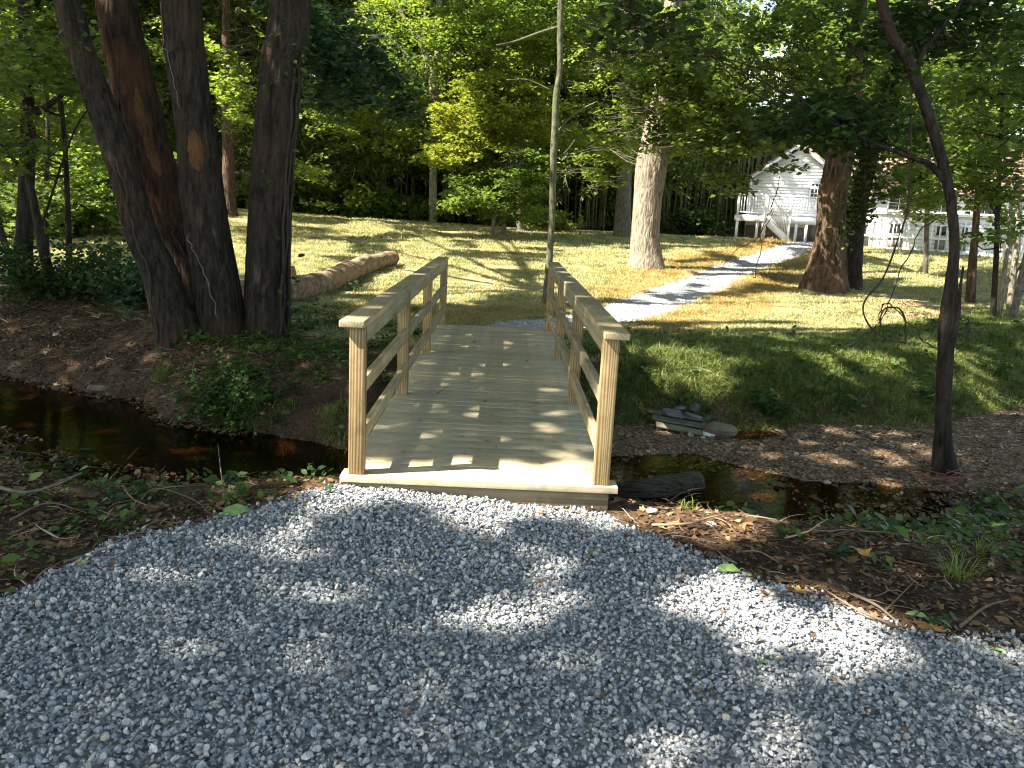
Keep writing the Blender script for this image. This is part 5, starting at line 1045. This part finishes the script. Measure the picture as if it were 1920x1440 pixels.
# ================================================================== plants, sticks and leaves close by
def plant(label, p, h, n, size, mat, kind='oval', nst=5, spread=.5, name='weed', cat='weed', flat=.5):
    p = np.array(p); root = thing(name, label, cat, tuple(p)); mb = MB(); Cs = []
    for q in range(nst):
        a = rng.uniform(0, 6.283); L, lr = limb(p-[0, 0, .02], (math.cos(a)*spread, math.sin(a)*spread, 1), h*rng.uniform(.6, 1.1), .004, 6, .18, -.1); add_tube(mb, L, lr, 4)
        for e in L[1:]: Cs += [e+rng.normal(0, size*.35, 3) for _ in range(max(1, n//(nst*5)))]
    part('stem', mb.mesh('stem', GREENSTEM, True), root); part('leaves', leaf_mesh('leaves', np.array(Cs), size, mat, kind, flat, .3), root); return root
GREENSTEM = m_flat('green_stem', (.07, .10, .04), .8, .2)
for args in [('broad-leaved seedling with blue-green leaves at the left edge of the creek', ong(125, 895), .30, 40, .085, L_TEAL, 'oval', 5, .6), ('tangle of green leaves over the near bank left of the bridge', ong(270, 940), .14, 44, .07, L_WEED, 'oval', 6, 1.4),
             ('low leafy vine between the sticks and the creek', ong(215, 935), .12, 36, .06, L_TEAL, 'oval', 6, 1.5), ('small bright sprout at the gravel edge left of the bridge', ong(430, 950), .10, 10, .045, L_LIME, 'oval', 3, .6),
             ('little weed beside the left foot of the bridge', ong(610, 925), .10, 12, .04, L_WEED, 'oval', 4, .7), ('bright ferny sprig in front of the waterlogged log', ong(1315, 958), .10, 26, .035, L_LIME, 'oval', 5, .9),
             ('single ivy sprig at the left edge of the litter', ong(95, 1005), .05, 10, .05, L_WEED, 'oval', 3, 1), ('green weed patch on the near right bank', ong(1470, 1000), .12, 44, .05, L_WEED, 'oval', 7, 1.3), ('dark leafy weed beside the leaf litter, right foreground', ong(1580, 1040), .10, 40, .07, L_TEAL, 'oval', 7, 1.6),
             ('straggly low weed right of the dark leafy one', ong(1660, 1060), .10, 36, .05, L_WEED, 'oval', 6, 1.4), ('creeping weeds near the right edge above the gravel', ong(1820, 1010), .14, 50, .05, L_WEED, 'oval', 7, 1.5), ('weedy clump at the right edge of the near bank', ong(1890, 960), .16, 50, .05, L_WEED, 'oval', 7, 1.2),
             ('small weed amid sticks below the stream tree', ong(1560, 985), .10, 30, .04, L_WEED, 'oval', 5, 1.2), ('green plant clump at the top of the far bank right of the bridge', ong(1195, 700), .22, 70, .07, L_WEED, 'oval', 8, .9),
             ('leafy plants along the foot of the far bank, middle', ong(1440, 770), .26, 190, .09, L_WEED, 'oval', 9, 1.1), ('leafy plants at the back channel left of the stream tree', ong(1590, 765), .28, 200, .095, L_WEED, 'oval', 9, 1.1), ('leafy plants behind the slim stream tree', ong(1720, 745), .28, 170, .09, L_WEED, 'oval', 9, 1.1),
             ('leafy plants at the right end of the far bank', ong(1860, 705), .28, 170, .09, L_WEED, 'oval', 9, 1.1), ('low leaves on the far bank face, centre right', ong(1530, 690), .15, 70, .06, L_TEAL, 'oval', 7, 1.2), ('weeds hiding the bank above the pallet', ong(1290, 745), .16, 60, .055, L_WEED, 'oval', 7, 1.1),
             ('weedy tuft left of the bridge on the far bank', ong(600, 700), .2, 60, .06, L_WEED, 'oval', 7, 1.0), ('broad weeds between the straight trunk and the bridge', ong(575, 620), .18, 60, .07, L_WEED, 'oval', 7, 1.2), ('green weeds in front of the big log', ong(660, 545), .22, 60, .08, L_WEED, 'oval', 7, 1.2),
             ('pale leaves sprouting at the base of the straight trunk', ong(545, 615), .18, 22, .07, L_TEAL, 'oval', 5, .8), ('low sprigs on the bare ground by the leaning trunks', ong(245, 600), .2, 20, .09, L_TEAL, 'oval', 4, .8)]: plant(*args)
# ivy hanging over the bank into the creek
iv = thing('ivy_mat', 'dark green leafy mat hanging over the left bank into the water', 'ivy', tuple(ong(430, 760))); C = []
for q in range(1500):
    u = 430+rng.normal(0, 42); v = 752+rng.normal(0, 34); C.append(ong(u, v)+[rng.normal(0, .05), -abs(rng.normal(0, .10)), abs(rng.normal(.03, .07))])
C = np.array(C); part('leaves', leaf_mesh('leaves', C, .055, L_WEED, 'oval', .7, .6), iv)
mb = MB()
for q in range(30): a = C[rng.integers(len(C))]; add_tube(mb, np.array([a+[0, .1, .12], a, a+rng.normal(0, .1, 3)+[0, 0, -.1]]), .003, 3)
part('stem', mb.mesh('stem', GREENSTEM, True), iv)
# grass clumps
GLONG = m_leaf('long_grass', (.10, .16, .035), (.22, .27, .08), .35)
def clump(label, p, h, n, name='grass_clump', mat=GLONG):
    v = tuft(name, mat, n, h, .05, .004, 1.0, len(label)); v.name = name; COL.objects.link(v); v.location = tuple(p); v['label'] = label; v['category'] = 'grass'; return v
clump('arching pale grass clump near the right edge of the foreground', ong(1790, 1085), .22, 60); clump('thin grass clump just above the arching one', ong(1840, 1040), .16, 40); clump('grass tuft at the edge of the creek below the stream tree', ong(1640, 945), .16, 46)
clump('wispy grass beside the ferny sprig', ong(1285, 955), .10, 26)
# sticks
def stick(label, pts, r, mat=TWIGM, name='stick', fork=None):
    P = np.array([ong(u, v)+[0, 0, dz] for u, v, dz in pts]); S = smooth_line(P, 24); o0 = S[0].copy(); mb = MB(); add_tube(mb, S-o0, np.linspace(r, r*.45, 24), 6, jit=.08, seed=len(label))
    if fork:
        k, d = fork; a = S[k]-o0; add_tube(mb, np.array([a, a+np.array(d)*.5+rng.normal(0, .01, 3), a+np.array(d)]), [r*.6, r*.4, r*.2], 5)
    return obj(name, mb.mesh(name, mat, True), None, tuple(o0), label=label, category='stick')
stick('long grey stick lying at the left edge of the near bank', [(-20, 925, .05), (60, 945, .07), (155, 918, .10)], .012, DEADV, fork=(14, (.12, .1, .04)))
stick('thin upright-slanting twig over the near bank at left', [(180, 935, .02), (225, 905, .12), (262, 885, .22)], .006, DEADV)
stick('pale twig crossing the leaves at the lower left', [(20, 985, .03), (90, 960, .05), (160, 970, .03)], .006, DEADV)
stick('bare twig poking up between creek and gravel, left of the bridge', [(425, 945, .0), (415, 920, .12), (410, 885, .25)], .005)
stick('thin stalk leaning at the left foot of the bridge', [(655, 925, .0), (636, 895, .12), (612, 855, .28)], .004)
stick('curved twig near the leafy vine', [(250, 965, .02), (290, 935, .06), (360, 945, .03), (395, 970, .02)], .004)
for i, (u, v, du, dv, lb) in enumerate([(1560, 1010, 90, -3, 'weathered flat stick on the near right bank, upper'), (1600, 1000, 120, 12, 'long bleached stick behind the weathered one'), (1480, 1135, 150, 20, 'exposed root snaking over the dirt at right'), (1600, 1120, 90, 60, 'thin root curving toward the gravel at right'),
        (1660, 1150, 60, -60, 'short upright twig by the right litter'), (1380, 1040, 80, 20, 'twig beside the gravel edge at right'), (1800, 1180, 90, -50, 'thin stick at the right edge of the gravel'), (1250, 1010, 60, 12, 'small twig right of the bridge foot'), (1340, 975, 40, 30, 'pale twig stub near the creek edge'),
        (1500, 905, 60, 4, 'grey stick lying by the water below the stream tree'), (1430, 938, 90, -8, 'stick half in the water right of the log'), (1630, 940, 110, 8, 'flood-washed stick at the foot of the stream tree'), (1850, 870, 70, 20, 'branch on the gravel at the right edge'), (1290, 1305, 40, 22, 'short straw-coloured twig on the gravel'),
        (60, 1100, 60, -30, 'broken twig in the dark litter at left'), (120, 1060, 110, -25, 'long twig across the dark litter at left'), (130, 575, 90, 30, 'fallen branch by the dark shrub'), (230, 545, 90, -20, 'pale broken branch leaning by the dark shrub'), (1210, 930, 60, -8, 'wet stick beside the bridge sill')]):
    stick(lb, [(u, v, .015), (u+du*.5, v+dv*.5+random.uniform(-6, 6), .035), (u+du, v+dv, .015)], .005+.004*(i % 3 == 0), (TWIGM, DEADV)[i % 2], fork=(12, (rng.normal(0, .05), rng.normal(0, .05), .02)) if i % 3 else None)
# flood debris round the stream tree
fd = thing('debris_heap', 'reddish heap of twigs and bark caught at the foot of the stream tree', 'debris', tuple(ong(1768, 905))); c0 = np.array(fd.location)
RED = m_flat('red_twig', (.22, .11, .075), .9, .4, 20)
for q in range(46):
    a = c0+rng.normal(0, 1, 3)*[.12, .08, .03]+[-.04, -.05, .05]; d = rng.normal(0, 1, 3)*[1, .6, .35]; d = d/np.linalg.norm(d)*rng.uniform(.08, .3)
    mb = MB(); add_tube(mb, np.array([a, a+d*.5, a+d]), [.006, .005, .002], 4); part('twig', mb.mesh('twig', RED, True), fd)
# leaves lying on the gravel and the deck
BIGG = m_flat('green_fallen_leaf', (.20, .32, .10), .45, .35, 25); BIGB = m_flat('brown_fallen_leaf', (.22, .11, .05), .7, .4, 30); BIGO = m_flat('orange_fallen_leaf', (.42, .23, .06), .6, .35, 30); BIGY = m_flat('yellow_fallen_leaf', (.50, .42, .08), .6, .3, 30); BIGR = m_flat('red_fallen_leaf', (.24, .05, .03), .6, .3, 30)
def fallen(label, u, v, size, mat, yaw, kind='oval', zoff=.022, asp=1, z=None, name='fallen_leaf'):
    p = ong(u, v) if z is None else onz(u, v, z); tv, tf = LEAF[kind]; n = 2; V = tv.copy(); V[:, 0] *= asp; V[:, 1] -= .5; rg = np.random.default_rng(len(label)); V[:, 2] = V[:, 2]*1.2+.35*V[:, 0]**2+rg.uniform(-.25, .3)*V[:, 1]**2+rg.normal(0, .015, len(V)); V *= size*1.15
    m = mesh_np(name, V, tf, False, mat); bm = bmesh.new(); bm.from_mesh(m); bmesh.ops.subdivide_edges(bm, edges=bm.edges[:], cuts=1, use_grid_fill=True, smooth=.2); bm.to_mesh(m); bm.free(); m.polygons.foreach_set('use_smooth', [True]*len(m.polygons))
    s_ = MB(); add_tube(s_, np.array([[0, -.5*size, .004], [.01, -.62*size, .010], [.0, -.75*size, .003]]), [.0015, .0012, .001], 4)
    root = obj(name, m, None, tuple(p+[0, 0, zoff]), (R(random.uniform(-9, 9)), R(random.uniform(-9, 9)), yaw), label=label, category='leaf'); obj('stalk', s_.mesh('stalk', mat), root); return root
for a in [('large pale green leaf lying at the gravel edge, upper left', 447, 966, .17, BIGG, -.9, 'oval'), ('slender green leaf on white gravel just right of the large pale one', 537, 980, .15, BIGG, 1.45, 'oval', .022, .5), ('small torn green leaf on the gravel in the middle', 808, 1046, .085, BIGG, 1.4, 'oval'), ('broad green leaf on the gravel in front of the bridge, right', 1108, 1042, .105, BIGG, .3, 'oval', .022, 1.3),
          ('wide green leaf beside brown leaves at the right gravel edge', 1358, 1080, .13, BIGG, 1.3, 'oval', .03, 1.1), ('narrow green leaf touching the wide green one', 1398, 1088, .10, BIGG, 1.6, 'oval', .022, .6), ('green leaf at the right end of the sunlit gravel', 1718, 1166, .09, BIGG, 1.2, 'oval', .03, 1.1), ('small green leaf on the gravel at the far right edge', 1868, 1228, .065, BIGG, .9, 'oval', .022, .8),
          ('light green leaf sliver on the sunlit gravel', 1432, 1252, .05, BIGG, 1.3, 'oval'), ('brown curled leaf on the gravel, left of the sunlit patch', 1236, 1092, .075, BIGB, 1.2, 'oval'), ('tan oval leaf right of the brown curled leaf', 1288, 1084, .075, BIGO, 1.4, 'oval'), ('orange maple leaf at the right gravel edge', 1487, 1117, .095, BIGO, .8, 'maple'),
          ('brown crumpled leaf just left of the orange maple leaf', 1440, 1128, .09, BIGB, 2.0, 'maple'), ('orange leaf on the dirt near the right gravel edge', 1592, 993, .075, BIGO, .4, 'maple'), ('russet leaf on the litter at right', 1615, 1040, .085, BIGO, .1, 'maple'), ('brown leaf on the dark dirt below the russet leaf', 1745, 1187, .10, BIGO, 1.0, 'maple'),
          ('brown oak-like leaf alone on the right foreground gravel', 1617, 1345, .055, BIGB, .5, 'maple', .022, .8), ('dark leaf scrap in the lower right gravel', 1688, 1378, .04, BIGB, 1.0, 'oval'), ('yellow leaf at the left gravel edge', 152, 1062, .06, BIGY, .9, 'maple'), ('brown maple leaf right of the yellow leaf at left', 204, 1074, .075, BIGB, 1.5, 'maple'),
          ('small yellow leaf near the top of the left gravel edge', 371, 1038, .04, BIGY, .4, 'maple'), ('rust-brown square leaf on the left gravel', 391, 1058, .05, BIGB, .1, 'oval'), ('orange-brown leaf at the lower left gravel edge', 42, 1144, .085, BIGO, 1.2, 'maple'), ('orange scrap of leaf left of the bridge foot', 548, 938, .05, BIGO, .9, 'oval'), ('yellow-green leaf beside the bridge foot, left', 573, 950, .07, BIGY, .4, 'oval'),
          ('red-brown leaf at the gravel right under the bridge beam', 1010, 966, .05, BIGB, .6, 'oval'), ('orange-brown leaf in the gravel near the bridge sill', 842, 944, .045, BIGO, 1.1, 'oval'), ('pale pink-brown leaf in the sun on the right bank', 1262, 990, .08, BIGB, .7, 'maple'), ('orange leaf on gravel by the bridge sill, right corner', 1150, 992, .05, BIGO, .3, 'oval')]: fallen(*a)
for a in [('curled red leaf on the deck near the far end', 888, 643, .07, BIGR, 1.4, 'oval', .012, 1, 0), ('dark leaf scrap on the deck near the right rail', 1006, 757, .045, BIGB, 1.2, 'oval', .006, 1, 0), ('tiny dark leaf on the near half of the deck', 912, 829, .05, BIGB, 1.0, 'oval', .006, .6, 0), ('brown leaf bit on the deck left of the tiny dark leaf', 757, 848, .035, BIGB, .2, 'oval', .006, 1, 0),
          ('sliver of leaf on the deck near the right lower rail', 1065, 827, .04, BIGB, 1.5, 'oval', .006, .6, 0), ('leaf speck on the deck toward the right middle', 1020, 725, .03, BIGB, .9, 'oval', .006, 1, 0)]: fallen(*a)
tw = onz(818, 740, .004); tw2 = onz(838, 728, .004); mb = MB(); add_tube(mb, np.array([[0, 0, 0], (tw2-tw)*.5+[0, 0, .006], (tw2-tw)*1.1]), [.006, .004, .002], 5)
obj('twig', mb.mesh('twig', TWIGM, True), None, tuple(tw+[0, 0, .006]), label='little dark twig lying on the deck planks', category='twig')

# ================================================================== unseen high crowns added to throw the dappled shade, holed where sun should land
keys = list(SHADE_CROWNS); cen = np.array([SHADE_CROWNS[k_][1] for k_ in keys])
NC = 190000; G = np.stack([rng.uniform(-15, 21, NC), rng.uniform(-6, 36, NC)], -1); hgt = rng.uniform(8.5, 16, NC); hgt = np.where(G[:, 1] > 28, rng.uniform(11.5, 17, NC), hgt)
# gaps cut for the sun patches; thinner over the lawn
thin = sstep(7.5, 11, G[:, 1]); drift = fbm(G[:, 0]*.45+3, G[:, 1]*.95, 101, 4)
gone = lit(G[:, 0], G[:, 1], 1.15) | ((drift > .545) & (thin > .5)) | (rng.random(NC) < .06*thin)
hs = (G[:, 0] > 10) & (G[:, 1] > 29.5); gone = np.where(hs, fbm(G[:, 0]*1.5, G[:, 1]*1.8, 111, 3) > .50, gone)  # added crown leaves cut to dapple the house with shade
gone |= (G[:, 0] > 13.5) & (G[:, 1] > 20) & (G[:, 1] < 29.5)      # leaves cut out so the sun reaches the white porch
G, hgt = G[~gone], hgt[~gone]
PC = np.stack([G[:, 0]+SUN[0]/SUN[2]*hgt, G[:, 1]+SUN[1]/SUN[2]*hgt, hgt], -1)
u, v, d = proj(PC); vis = (d > 0) & (v > -70) & (u > -250) & (u < 2170); PC = PC[~vis]
dd = np.linalg.norm(PC[:, None, :2]-cen[None], axis=2)-np.array([0]*len(keys))[None]; own = dd.argmin(1)
for i, k_ in enumerate(keys):
    C = PC[own == i]
    if len(C) < 50: continue
    root = SHADE_CROWNS[k_][0]; part('crown', leaf_mesh('crown', C, .30, L_MID, 'diamond', .45, .2), root)  # unseen crown hung on this tree to shape the sunlight
    # limbs out to the added crown
    top = cen[i]; lm = MB(); z_t = 9.0
    for q in range(8): e = C[rng.integers(len(C))]; add_tube(lm, smooth_line([np.array([top[0], top[1], z_t]), (np.array([top[0], top[1], z_t])+e)/2+[0, 0, .7], e], 10), np.linspace(.08, .015, 10), 5)
    lm_me = lm.mesh('limbs', BARK_DARK, True); part('limbs', lm_me, root, kind='stuff')
import sys
sys.stderr.write('TRIS %d\n' % sum(len(o.data.loop_triangles) for o in bpy.data.objects if o.type == 'MESH' and o.users_collection and (o.data.calc_loop_triangles() or True)))
0 and print('TRIS', sum(sum(len(p.vertices)-2 for p in o.data.polygons) if len(o.data.polygons) < 200 else len(o.data.polygons)*1.6 for o in bpy.data.objects if o.type == 'MESH'))
